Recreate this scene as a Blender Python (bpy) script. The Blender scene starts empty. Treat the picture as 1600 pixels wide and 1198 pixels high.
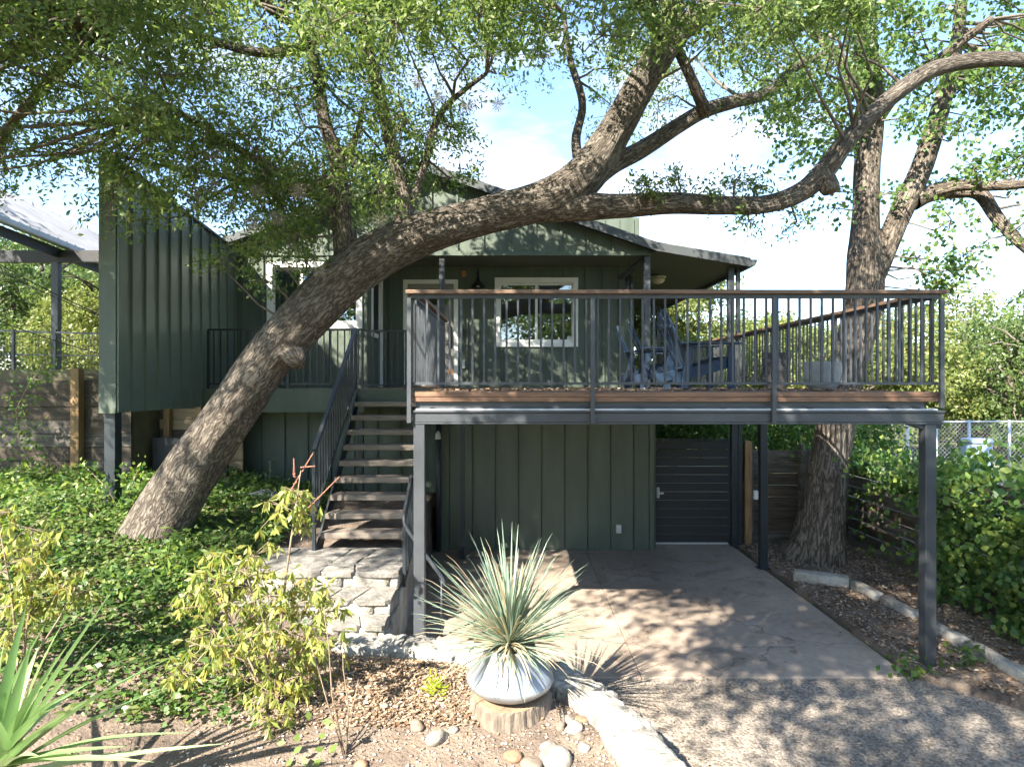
import bpy, bmesh, math, random
import numpy as np
from mathutils import Vector, Matrix

# ------------------------------------------------------------------ camera, sky, sun, exposure
SC = bpy.context.scene
COL = SC.collection
H = 2.73                       # camera height above the driveway
F = 960.0                      # focal length in photo pixels (1600 wide)
cam_d = bpy.data.cameras.new("camera")
cam_d.sensor_width = 36.0
cam_d.lens = 36.0 * F / 1600.0
cam_d.clip_end = 2000.0
cam_d.clip_start = 0.05
cam = bpy.data.objects.new("camera", cam_d)
COL.objects.link(cam)
cam.location = (0, 0, H)
cam.rotation_euler = (math.radians(90), 0, 0)
SC.camera = cam

SUN_DIR = Vector((0.60, 0.79, -0.80)).normalized()      # direction the light travels
sun_el = math.asin(-SUN_DIR.z)
sun_d = bpy.data.lights.new("sun", 'SUN')
sun_d.energy = 5.0
sun_d.angle = math.radians(0.53)
sun_d.color = (1.0, 0.93, 0.82)
sun = bpy.data.objects.new("sun", sun_d)
COL.objects.link(sun)
sun.rotation_euler = SUN_DIR.to_track_quat('-Z', 'Y').to_euler()

world = bpy.data.worlds.new("World")
SC.world = world
world.use_nodes = True
wn, wl = world.node_tree.nodes, world.node_tree.links
wn.clear()
w_out = wn.new('ShaderNodeOutputWorld')
w_bg = wn.new('ShaderNodeBackground')
w_bg.inputs['Strength'].default_value = 0.12
sky = wn.new('ShaderNodeTexSky')
sky.sky_type = 'NISHITA'
sky.sun_disc = False
sky.sun_elevation = sun_el
sky.sun_rotation = math.atan2(-SUN_DIR.x, -SUN_DIR.y)
sky.air_density = 1.0
sky.dust_density = 0.25
sky.ozone_density = 3.0
w_tc = wn.new('ShaderNodeTexCoord')
w_map = wn.new('ShaderNodeMapping')
w_map.inputs['Scale'].default_value = (1.0, 1.0, 2.6)
w_noise = wn.new('ShaderNodeTexNoise')
w_noise.inputs['Scale'].default_value = 2.3
w_noise.inputs['Detail'].default_value = 7.0
w_noise.inputs['Roughness'].default_value = 0.55
w_ramp = wn.new('ShaderNodeValToRGB')
w_ramp.color_ramp.elements[0].position = 0.51
w_ramp.color_ramp.elements[1].position = 0.70
w_mix = wn.new('ShaderNodeMixRGB')
w_mix.inputs['Color2'].default_value = (3.6, 3.75, 3.95, 1)      # sunlit cloud
wl.new(w_tc.outputs['Generated'], w_map.inputs['Vector'])
wl.new(w_map.outputs['Vector'], w_noise.inputs['Vector'])
wl.new(w_noise.outputs['Fac'], w_ramp.inputs['Fac'])
wl.new(w_ramp.outputs['Color'], w_mix.inputs['Fac'])
wl.new(sky.outputs['Color'], w_mix.inputs['Color1'])
wl.new(w_mix.outputs['Color'], w_bg.inputs['Color'])
wl.new(w_bg.outputs['Background'], w_out.inputs['Surface'])

SC.view_settings.view_transform = 'Standard'
SC.view_settings.look = 'None'
SC.view_settings.exposure = 2.15
SC.view_settings.gamma = 1.0
SC.view_settings.use_curve_mapping = False
SC.cycles.use_light_tree = False
world.cycles.sampling_method = 'MANUAL'
world.cycles.sample_map_resolution = 512
SC.cycles.use_adaptive_sampling = True
SC.cycles.adaptive_threshold = 0.03
SC.cycles.max_bounces = 4
SC.cycles.transparent_max_bounces = 6
SC.cycles.transmission_bounces = 3
SC.cycles.glossy_bounces = 3
SC.cycles.diffuse_bounces = 3
SC.cycles.caustics_reflective = False
SC.cycles.caustics_refractive = False

rng = np.random.default_rng(7)
random.seed(7)


def P(px, py, D):
    """point at depth D seen at photo pixel (px, py): used to read real positions off the photo"""
    return Vector(((px - 800.0) * D / F, D, H - (py - 599.0) * D / F))


# ------------------------------------------------------------------ materials
MATS = {}


def new_mat(name):
    m = bpy.data.materials.new(name)
    m.use_nodes = True
    nt = m.node_tree
    b = nt.nodes['Principled BSDF']
    return m, nt, b


def pm(name, c1, c2=None, scale=4.0, rough=0.7, bump=0.0, bscale=30.0, metal=0.0, stretch=(1, 1, 1), rvar=0.1, detail=5.0, spec=0.5):
    """procedural surface: noise-blended colours, fine bump, uneven gloss"""
    m, nt, b = new_mat(name)
    N, L = nt.nodes, nt.links
    c2 = c2 or tuple(c * 0.75 for c in c1)
    tc = N.new('ShaderNodeTexCoord')
    mp = N.new('ShaderNodeMapping')
    mp.inputs['Scale'].default_value = stretch
    L.new(tc.outputs['Object'], mp.inputs['Vector'])
    n1 = N.new('ShaderNodeTexNoise')
    n1.inputs['Scale'].default_value = scale
    n1.inputs['Detail'].default_value = detail
    n1.inputs['Roughness'].default_value = 0.6
    L.new(mp.outputs['Vector'], n1.inputs['Vector'])
    rp = N.new('ShaderNodeValToRGB')
    rp.color_ramp.elements[0].position = 0.32
    rp.color_ramp.elements[1].position = 0.68
    rp.color_ramp.elements[0].color = (*c2, 1)
    rp.color_ramp.elements[1].color = (*c1, 1)
    L.new(n1.outputs['Fac'], rp.inputs['Fac'])
    L.new(rp.outputs['Color'], b.inputs['Base Color'])
    mr = N.new('ShaderNodeMapRange')
    mr.inputs['To Min'].default_value = max(0.02, rough - rvar)
    mr.inputs['To Max'].default_value = min(1.0, rough + rvar)
    L.new(n1.outputs['Fac'], mr.inputs['Value'])
    L.new(mr.outputs['Result'], b.inputs['Roughness'])
    b.inputs['Metallic'].default_value = metal
    b.inputs['Specular IOR Level'].default_value = spec
    if bump > 0:
        n2 = N.new('ShaderNodeTexNoise')
        n2.inputs['Scale'].default_value = bscale
        n2.inputs['Detail'].default_value = 6.0
        L.new(mp.outputs['Vector'], n2.inputs['Vector'])
        bp = N.new('ShaderNodeBump')
        bp.inputs['Strength'].default_value = bump
        bp.inputs['Distance'].default_value = 0.02
        L.new(n2.outputs['Fac'], bp.inputs['Height'])
        L.new(bp.outputs['Normal'], b.inputs['Normal'])
    MATS[name] = m
    return m


def leaf_mat(name, cols, trans=0.35, rough=0.45, spec=0.4):
    """leaf surface: colour varies leaf by leaf (face attribute), light shines through"""
    m, nt, b = new_mat(name)
    N, L = nt.nodes, nt.links
    at = N.new('ShaderNodeAttribute')
    at.attribute_name = 'rnd'
    rp = N.new('ShaderNodeValToRGB')
    els = rp.color_ramp.elements
    while len(els) < len(cols):
        els.new(0.5)
    for i, c in enumerate(cols):
        els[i].position = i / (len(cols) - 1)
        els[i].color = (*c, 1)
    L.new(at.outputs['Fac'], rp.inputs['Fac'])
    L.new(rp.outputs['Color'], b.inputs['Base Color'])
    b.inputs['Roughness'].default_value = rough
    b.inputs['Specular IOR Level'].default_value = spec
    tr = N.new('ShaderNodeBsdfTranslucent')
    hs = N.new('ShaderNodeHueSaturation')
    hs.inputs['Saturation'].default_value = 1.15
    hs.inputs['Value'].default_value = 1.5
    L.new(rp.outputs['Color'], hs.inputs['Color'])
    L.new(hs.outputs['Color'], tr.inputs['Color'])
    mx = N.new('ShaderNodeMixShader')
    mx.inputs['Fac'].default_value = trans
    L.new(b.outputs['BSDF'], mx.inputs[1])
    L.new(tr.outputs['BSDF'], mx.inputs[2])
    L.new(mx.outputs['Shader'], N['Material Output'].inputs['Surface'])
    MATS[name] = m
    return m


def bark_mat(name, c_hi, c_lo, su=9.0, sv=2.2, strength=1.0):
    """furrowed bark from the UV map (u round the limb, v along it, both in metres)"""
    m, nt, b = new_mat(name)
    N, L = nt.nodes, nt.links
    uv = N.new('ShaderNodeUVMap')
    mp = N.new('ShaderNodeMapping')
    mp.inputs['Scale'].default_value = (su, sv, 1)
    L.new(uv.outputs['UV'], mp.inputs['Vector'])
    nz = N.new('ShaderNodeTexNoise')
    nz.inputs['Scale'].default_value = 1.1
    nz.inputs['Detail'].default_value = 3
    L.new(mp.outputs['Vector'], nz.inputs['Vector'])
    ad = N.new('ShaderNodeMixRGB')
    ad.blend_type = 'ADD'
    ad.inputs['Fac'].default_value = 1.0
    L.new(mp.outputs['Vector'], ad.inputs['Color1'])
    L.new(nz.outputs['Color'], ad.inputs['Color2'])
    vo = N.new('ShaderNodeTexVoronoi')
    vo.feature = 'DISTANCE_TO_EDGE'
    vo.inputs['Scale'].default_value = 3.0
    vo.inputs['Randomness'].default_value = 1.0
    L.new(ad.outputs['Color'], vo.inputs['Vector'])
    rg = N.new('ShaderNodeMapRange')
    rg.inputs['From Max'].default_value = 0.22
    L.new(vo.outputs['Distance'], rg.inputs['Value'])
    n2 = N.new('ShaderNodeTexNoise')
    n2.inputs['Scale'].default_value = 9.0
    n2.inputs['Detail'].default_value = 8
    n2.inputs['Roughness'].default_value = 0.7
    L.new(mp.outputs['Vector'], n2.inputs['Vector'])
    ml = N.new('ShaderNodeMath')
    ml.operation = 'MULTIPLY'
    # long broken ridges: folded noise, stretched along the limb
    m5 = N.new('ShaderNodeMapping')
    m5.inputs['Scale'].default_value = (su * 0.55, sv * 0.6, 1)
    L.new(uv.outputs['UV'], m5.inputs['Vector'])
    n5 = N.new('ShaderNodeTexNoise')
    n5.inputs['Scale'].default_value = 2.4
    n5.inputs['Detail'].default_value = 4
    n5.inputs['Distortion'].default_value = 0.7
    L.new(m5.outputs['Vector'], n5.inputs['Vector'])
    s5 = N.new('ShaderNodeMath')
    s5.operation = 'SUBTRACT'
    s5.inputs[1].default_value = 0.5
    L.new(n5.outputs['Fac'], s5.inputs[0])
    a5 = N.new('ShaderNodeMath')
    a5.operation = 'ABSOLUTE'
    L.new(s5.outputs['Value'], a5.inputs[0])
    g5 = N.new('ShaderNodeMapRange')
    g5.inputs['From Max'].default_value = 0.13
    L.new(a5.outputs['Value'], g5.inputs['Value'])
    x5 = N.new('ShaderNodeMapRange')
    x5.inputs['To Min'].default_value = 0.55
    L.new(rg.outputs['Result'], x5.inputs['Value'])
    h5 = N.new('ShaderNodeMath')
    h5.operation = 'MULTIPLY'
    L.new(g5.outputs['Result'], h5.inputs[0])
    L.new(x5.outputs['Result'], h5.inputs[1])
    L.new(h5.outputs['Value'], ml.inputs[0])
    L.new(n2.outputs['Fac'], ml.inputs[1])
    n3 = N.new('ShaderNodeTexNoise')
    n3.inputs['Scale'].default_value = 0.35
    n3.inputs['Detail'].default_value = 4
    L.new(mp.outputs['Vector'], n3.inputs['Vector'])
    rp = N.new('ShaderNodeValToRGB')
    rp.color_ramp.elements[0].position = 0.03
    rp.color_ramp.elements[1].position = 0.62
    rp.color_ramp.elements[0].color = (*c_lo, 1)
    rp.color_ramp.elements[1].color = (*c_hi, 1)
    L.new(ml.outputs['Value'], rp.inputs['Fac'])
    mx = N.new('ShaderNodeMixRGB')
    mx.blend_type = 'MULTIPLY'
    mx.inputs['Fac'].default_value = 0.55
    L.new(rp.outputs['Color'], mx.inputs['Color1'])
    r3 = N.new('ShaderNodeValToRGB')
    r3.color_ramp.elements[0].position = 0.35
    r3.color_ramp.elements[1].position = 0.65
    r3.color_ramp.elements[0].color = (0.55, 0.52, 0.48, 1)
    r3.color_ramp.elements[1].color = (1, 1, 1, 1)
    L.new(n3.outputs['Fac'], r3.inputs['Fac'])
    L.new(r3.outputs['Color'], mx.inputs['Color2'])
    L.new(mx.outputs['Color'], b.inputs['Base Color'])
    b.inputs['Roughness'].default_value = 0.9
    b.inputs['Specular IOR Level'].default_value = 0.2
    bp = N.new('ShaderNodeBump')
    bp.inputs['Strength'].default_value = strength
    bp.inputs['Distance'].default_value = 0.035
    L.new(ml.outputs['Value'], bp.inputs['Height'])
    L.new(bp.outputs['Normal'], b.inputs['Normal'])
    MATS[name] = m
    return m


def glass_mat(name, tint=(0.9, 0.95, 0.93)):
    m, nt, b = new_mat(name)
    N, L = nt.nodes, nt.links
    N.remove(b)
    tr = N.new('ShaderNodeBsdfTransparent')
    tr.inputs['Color'].default_value = (*tint, 1)
    gl = N.new('ShaderNodeBsdfGlossy')
    gl.inputs['Roughness'].default_value = 0.01
    gl.inputs['Color'].default_value = (0.95, 0.97, 1, 1)
    fr = N.new('ShaderNodeFresnel')
    fr.inputs['IOR'].default_value = 2.3
    mx = N.new('ShaderNodeMixShader')
    L.new(fr.outputs['Fac'], mx.inputs['Fac'])
    L.new(tr.outputs['BSDF'], mx.inputs[1])
    L.new(gl.outputs['BSDF'], mx.inputs[2])
    L.new(mx.outputs['Shader'], N['Material Output'].inputs['Surface'])
    MATS[name] = m
    return m


SIDING = pm('green_siding', (0.094, 0.119, 0.087), (0.062, 0.081, 0.058), 1.3, 0.60, 0.14, 60, rvar=0.12, detail=9, stretch=(3.2, 3.2, 0.55))
SEAM = pm('green_seam_metal', (0.165, 0.205, 0.168), (0.135, 0.17, 0.138), 1.2, 0.36, 0.05, 12, metal=0.35, rvar=0.08, spec=0.8)  # sky reflected on the screen wall's side is put into this lighter base
STEEL = pm('grey_painted_steel', (0.064, 0.070, 0.077), (0.042, 0.047, 0.052), 2.5, 0.42, 0.05, 40)
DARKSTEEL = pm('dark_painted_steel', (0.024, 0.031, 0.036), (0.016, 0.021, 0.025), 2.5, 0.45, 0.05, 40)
GALVLIT = pm('pale_flange_paint', (0.50, 0.51, 0.52), (0.36, 0.37, 0.38), 5.0, 0.45, 0.05, 40)  # gutter metal; on the deck flange its paleness is light put into colour
TRIMG = pm('grey_trim_paint', (0.060, 0.067, 0.069), (0.046, 0.052, 0.054), 3.0, 0.6, 0.06, 50)
SOFFIT = pm('soffit_paint', (0.125, 0.135, 0.108), (0.105, 0.115, 0.09), 1.2, 0.7, 0.05, 40)
WHITE = pm('white_trim_paint', (0.80, 0.79, 0.75), (0.72, 0.71, 0.66), 3.0, 0.5, 0.04, 50)
DOORP = pm('taupe_door_paint', (0.27, 0.255, 0.23), (0.24, 0.225, 0.20), 2.0, 0.5, 0.03, 30)
REDWOOD = pm('redwood_board', (0.25, 0.135, 0.075), (0.12, 0.065, 0.038), 3.0, 0.6, 0.25, 25, stretch=(1.5, 12, 12))
DECKW = pm('weathered_deck_board', (0.20, 0.125, 0.078), (0.105, 0.065, 0.042), 3.0, 0.75, 0.25, 25, stretch=(1.5, 10, 10))
TREADW = pm('weathered_tread_wood', (0.27, 0.225, 0.18), (0.15, 0.122, 0.096), 3.0, 0.8, 0.3, 25, stretch=(1.5, 12, 12))
FENCEW = pm('grey_weathered_plank', (0.165, 0.142, 0.115), (0.055, 0.047, 0.038), 2.2, 0.85, 0.4, 18, stretch=(1.2, 1.2, 9))
FENCEB = pm('brown_weathered_plank', (0.115, 0.086, 0.060), (0.042, 0.032, 0.023), 2.2, 0.85, 0.4, 18, stretch=(1.2, 1.2, 9))
SUNLITW = pm('tan_plank', (0.36, 0.27, 0.16), (0.22, 0.155, 0.09), 2.2, 0.8, 0.3, 18, stretch=(1.2, 1.2, 9))  # sunlight on the planks is put into this tan colour
POSTW = pm('treated_post_wood', (0.33, 0.21, 0.10), (0.19, 0.115, 0.05), 2.5, 0.8, 0.3, 20, stretch=(9, 9, 1.2))
BLACKW = pm('black_stained_board', (0.022, 0.023, 0.024), (0.014, 0.0145, 0.015), 3.0, 0.6, 0.25, 20, stretch=(1.2, 9, 9))
STONE = pm('cream_limestone', (0.50, 0.46, 0.39), (0.25, 0.225, 0.18), 5.0, 0.88, 0.8, 26, detail=9)
FLAG = pm('grey_flagstone', (0.285, 0.265, 0.235), (0.115, 0.106, 0.09), 5.5, 0.9, 0.9, 26, detail=9)
MORTAR = pm('mortar', (0.30, 0.285, 0.25), (0.19, 0.18, 0.16), 9.0, 0.95, 0.6, 50)
CURBST = pm('pitted_limestone', (0.42, 0.39, 0.34), (0.16, 0.148, 0.125), 6.0, 0.92, 1.0, 22, detail=10)
CONC = pm('stained_concrete', (0.315, 0.262, 0.21), (0.165, 0.135, 0.107), 0.9, 0.75, 0.12, 60, detail=9)
ZINC = pm('galvanised_planter', (0.40, 0.42, 0.43), (0.24, 0.255, 0.265), 6.0, 0.38, 0.08, 30, metal=0.55, detail=9)
BLUECH = pm('blue_chair_plastic', (0.013, 0.033, 0.066), (0.010, 0.025, 0.050), 3.0, 0.5, 0.05, 40)
POTD = pm('charcoal_pot', (0.042, 0.044, 0.046), (0.03, 0.032, 0.034), 4.0, 0.7, 0.1, 60)
POTG = pm('grey_concrete_pot', (0.38, 0.385, 0.38), (0.22, 0.225, 0.22), 5.0, 0.8, 0.15, 50)
BLACK = pm('black_metal', (0.018, 0.018, 0.018), (0.012, 0.012, 0.012), 4.0, 0.4, 0.03, 40)
CREAM = pm('cream_glass', (0.75, 0.70, 0.58), (0.66, 0.61, 0.5), 4.0, 0.35)
ORANGE = pm('orange_tile', (0.62, 0.22, 0.04), (0.5, 0.16, 0.03), 20.0, 0.4)
LTGREY = pm('pale_grey_plastic', (0.55, 0.56, 0.54), (0.47, 0.48, 0.46), 6.0, 0.5)
CURTAIN = pm('brown_blind', (0.20, 0.145, 0.085), (0.145, 0.10, 0.058), 5.0, 0.9, 0.2, 30, stretch=(1, 1, 8))
ROOM = pm('room_wall', (0.30, 0.27, 0.22), (0.25, 0.22, 0.18), 1.0, 0.9)
SHINGLE = pm('grey_shingle', (0.16, 0.15, 0.14), (0.09, 0.085, 0.08), 6.0, 0.9, 0.6, 25)
CORRUG = pm('corrugated_galvanised', (0.36, 0.36, 0.36), (0.24, 0.235, 0.23), 1.5, 0.45, 0.05, 20, metal=0.35)
CHAINM = pm('chain_link_galvanised', (0.58, 0.59, 0.60), (0.45, 0.46, 0.47), 6.0, 0.45, metal=0.4)
REDP = pm('faded_red_paint', (0.52, 0.19, 0.16), (0.42, 0.14, 0.12), 3.0, 0.7)
BLUEP = pm('pale_blue_plastic', (0.30, 0.40, 0.50), (0.24, 0.33, 0.42), 3.0, 0.5)
ROCKA = pm('tan_rock', (0.27, 0.21, 0.155), (0.14, 0.105, 0.078), 9.0, 0.85, 0.4, 30)
ROCKB = pm('pale_rock', (0.34, 0.305, 0.255), (0.18, 0.16, 0.13), 9.0, 0.85, 0.4, 30)
ROCKC = pm('rusty_rock', (0.33, 0.195, 0.115), (0.20, 0.115, 0.07), 9.0, 0.85, 0.4, 30)
CUTWOOD = pm('cut_stump_wood', (0.34, 0.23, 0.14), (0.20, 0.13, 0.08), 6.0, 0.85, 0.4, 30)
STEMM = pm('shrub_stem', (0.27, 0.205, 0.14), (0.17, 0.125, 0.085), 12.0, 0.85)
SPIKEM = pm('seed_spike', (0.36, 0.17, 0.11), (0.24, 0.11, 0.07), 20.0, 0.85)
GLASS = glass_mat('window_glass')
GLOBE = pm('lamp_globe', (0.8, 0.8, 0.76), (0.75, 0.75, 0.7), 5.0, 0.25)
OAKBARK = bark_mat('oak_bark', (0.46, 0.40, 0.325), (0.066, 0.054, 0.043), 19.0, 4.6, 1.0)
PECANBARK = bark_mat('furrowed_bark', (0.46, 0.385, 0.305), (0.066, 0.053, 0.041), 15.0, 2.6, 1.0)
TWIGM = pm('twig_bark', (0.17, 0.14, 0.11), (0.09, 0.073, 0.056), 9.0, 0.9)
MOSSM = leaf_mat('ball_moss', [(0.20, 0.175, 0.13), (0.33, 0.30, 0.235)], 0.2, 0.8, 0.1)
OAKLEAF = leaf_mat('oak_leaf', [(0.065, 0.110, 0.028), (0.125, 0.185, 0.048), (0.20, 0.255, 0.08), (0.29, 0.33, 0.14)], 0.45)
PECLEAF = leaf_mat('broad_leaf', [(0.055, 0.105, 0.028), (0.10, 0.175, 0.045), (0.16, 0.235, 0.07), (0.20, 0.22, 0.07)], 0.4)
FARLEAF = leaf_mat('distant_leaf', [(0.085, 0.125, 0.032), (0.155, 0.195, 0.055), (0.22, 0.25, 0.075), (0.25, 0.235, 0.075)], 0.4)
FARDARK = leaf_mat('distant_green_leaf', [(0.05, 0.085, 0.028), (0.10, 0.15, 0.045), (0.17, 0.21, 0.065)], 0.4)
IVYLEAF = leaf_mat('vine_leaf', [(0.030, 0.072, 0.020), (0.065, 0.14, 0.036), (0.13, 0.21, 0.050), (0.25, 0.31, 0.07)], 0.4)
COVERLEAF = leaf_mat('ground_cover_leaf', [(0.036, 0.080, 0.020), (0.075, 0.14, 0.032), (0.13, 0.20, 0.050), (0.24, 0.24, 0.085)], 0.35)
SHRUBLEAF = leaf_mat('drooping_leaf', [(0.15, 0.21, 0.045), (0.24, 0.29, 0.07), (0.34, 0.35, 0.10), (0.38, 0.28, 0.08)], 0.4)
LITTERM = leaf_mat('dry_leaf', [(0.16, 0.095, 0.055), (0.28, 0.18, 0.11), (0.42, 0.31, 0.21), (0.50, 0.41, 0.30)], 0.1, 0.8, 0.2)
LIME = leaf_mat('lime_leaf', [(0.30, 0.40, 0.03), (0.45, 0.52, 0.05)], 0.4)

# ground materials
SOIL = pm('mulched_soil', (0.24, 0.182, 0.135), (0.085, 0.062, 0.046), 3.0, 0.95, 1.0, 45, detail=10)


def aggregate_mat():
    m, nt, b = new_mat('exposed_aggregate')
    N, L = nt.nodes, nt.links
    tc = N.new('ShaderNodeTexCoord')
    v = N.new('ShaderNodeTexVoronoi')
    v.inputs['Scale'].default_value = 58
    L.new(tc.outputs['Object'], v.inputs['Vector'])
    r = N.new('ShaderNodeValToRGB')
    r.color_ramp.elements[0].color = (0.12, 0.10, 0.078, 1)
    r.color_ramp.elements[1].color = (0.40, 0.34, 0.275, 1)
    sep = N.new('ShaderNodeSeparateColor')
    L.new(v.outputs['Color'], sep.inputs['Color'])
    L.new(sep.outputs['Red'], r.inputs['Fac'])
    n = N.new('ShaderNodeTexNoise')
    n.inputs['Scale'].default_value = 0.9
    n.inputs['Detail'].default_value = 8
    L.new(tc.outputs['Object'], n.inputs['Vector'])
    r2 = N.new('ShaderNodeValToRGB')
    r2.color_ramp.elements[0].position = 0.35
    r2.color_ramp.elements[1].position = 0.65
    r2.color_ramp.elements[0].color = (0.72, 0.70, 0.67, 1)
    r2.color_ramp.elements[1].color = (1, 1, 1, 1)
    L.new(n.outputs['Fac'], r2.inputs['Fac'])
    mx = N.new('ShaderNodeMixRGB')
    mx.blend_type = 'MULTIPLY'
    mx.inputs['Fac'].default_value = 1
    L.new(r.outputs['Color'], mx.inputs['Color1'])
    L.new(r2.outputs['Color'], mx.inputs['Color2'])
    L.new(mx.outputs['Color'], b.inputs['Base Color'])
    b.inputs['Roughness'].default_value = 0.85
    bp = N.new('ShaderNodeBump')
    bp.inputs['Strength'].default_value = 0.8
    bp.inputs['Distance'].default_value = 0.008
    bp.invert = True
    L.new(v.outputs['Distance'], bp.inputs['Height'])
    L.new(bp.outputs['Normal'], b.inputs['Normal'])
    return m


AGG = aggregate_mat()


def concrete_mat():
    """trowelled brown-stained concrete: cloudy tone, darker spills, hairline cracks"""
    m, nt, b = new_mat('worn_concrete')
    N, L = nt.nodes, nt.links
    tc = N.new('ShaderNodeTexCoord')
    cols = []
    for (sc_, det, p0, p1, c0, c1, dist) in ((0.8, 9, 0.3, 0.7, (0.27, 0.212, 0.162), (0.43, 0.348, 0.27), 0.3), (2.2, 6, 0.36, 0.46, (0.74, 0.72, 0.70), (1, 1, 1), 0.8), (14, 8, 0.3, 0.6, (0.84, 0.83, 0.82), (1, 1, 1), 0)):
        n = N.new('ShaderNodeTexNoise')
        n.inputs['Scale'].default_value = sc_
        n.inputs['Detail'].default_value = det
        n.inputs['Distortion'].default_value = dist
        L.new(tc.outputs['Object'], n.inputs['Vector'])
        rp = N.new('ShaderNodeValToRGB')
        rp.color_ramp.elements[0].position = p0
        rp.color_ramp.elements[1].position = p1
        rp.color_ramp.elements[0].color = (*c0, 1)
        rp.color_ramp.elements[1].color = (*c1, 1)
        L.new(n.outputs['Fac'], rp.inputs['Fac'])
        cols.append(rp.outputs['Color'])
    wn_ = N.new('ShaderNodeTexNoise')
    wn_.inputs['Scale'].default_value = 3.0
    wn_.inputs['Detail'].default_value = 6
    L.new(tc.outputs['Object'], wn_.inputs['Vector'])
    ad = N.new('ShaderNodeMixRGB')
    ad.blend_type = 'ADD'
    ad.inputs['Fac'].default_value = 0.35
    L.new(tc.outputs['Object'], ad.inputs['Color1'])
    L.new(wn_.outputs['Color'], ad.inputs['Color2'])
    vo = N.new('ShaderNodeTexVoronoi')
    vo.feature = 'DISTANCE_TO_EDGE'
    vo.inputs['Scale'].default_value = 0.42
    L.new(ad.outputs['Color'], vo.inputs['Vector'])
    rc = N.new('ShaderNodeValToRGB')
    rc.color_ramp.elements[0].position = 0.0
    rc.color_ramp.elements[1].position = 0.0035
    rc.color_ramp.elements[0].color = (0.45, 0.43, 0.4, 1)
    rc.color_ramp.elements[1].color = (1, 1, 1, 1)
    L.new(vo.outputs['Distance'], rc.inputs['Fac'])
    cols.append(rc.outputs['Color'])
    out = cols[0]
    for c in cols[1:]:
        mx = N.new('ShaderNodeMixRGB')
        mx.blend_type = 'MULTIPLY'
        mx.inputs['Fac'].default_value = 1
        L.new(out, mx.inputs['Color1'])
        L.new(c, mx.inputs['Color2'])
        out = mx.outputs['Color']
    L.new(out, b.inputs['Base Color'])
    b.inputs['Roughness'].default_value = 0.72
    bp = N.new('ShaderNodeBump')
    bp.inputs['Strength'].default_value = 0.2
    bp.inputs['Distance'].default_value = 0.01
    L.new(wn_.outputs['Fac'], bp.inputs['Height'])
    L.new(bp.outputs['Normal'], b.inputs['Normal'])
    return m


CONC = concrete_mat()

# ------------------------------------------------------------------ mesh helpers
WLOC = {}


def link(o, parent=None, loc=None):
    COL.objects.link(o)
    if parent is not None:
        o.parent = parent
        o.matrix_parent_inverse = Matrix.Translation(-WLOC[parent.name])
    if loc is not None:
        o.location = loc
    WLOC[o.name] = Vector(o.location)
    return o


def tag(o, label=None, cat=None, group=None, kind=None):
    if label:
        o['label'] = label
    if cat:
        o['category'] = cat
    if group:
        o['group'] = group
    if kind:
        o['kind'] = kind
    return o


def empty(name, loc, label=None, cat=None, group=None):
    o = bpy.data.objects.new(name, None)
    o.empty_display_size = 0.1
    link(o, None, Vector(loc))
    return tag(o, label, cat, group)


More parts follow.
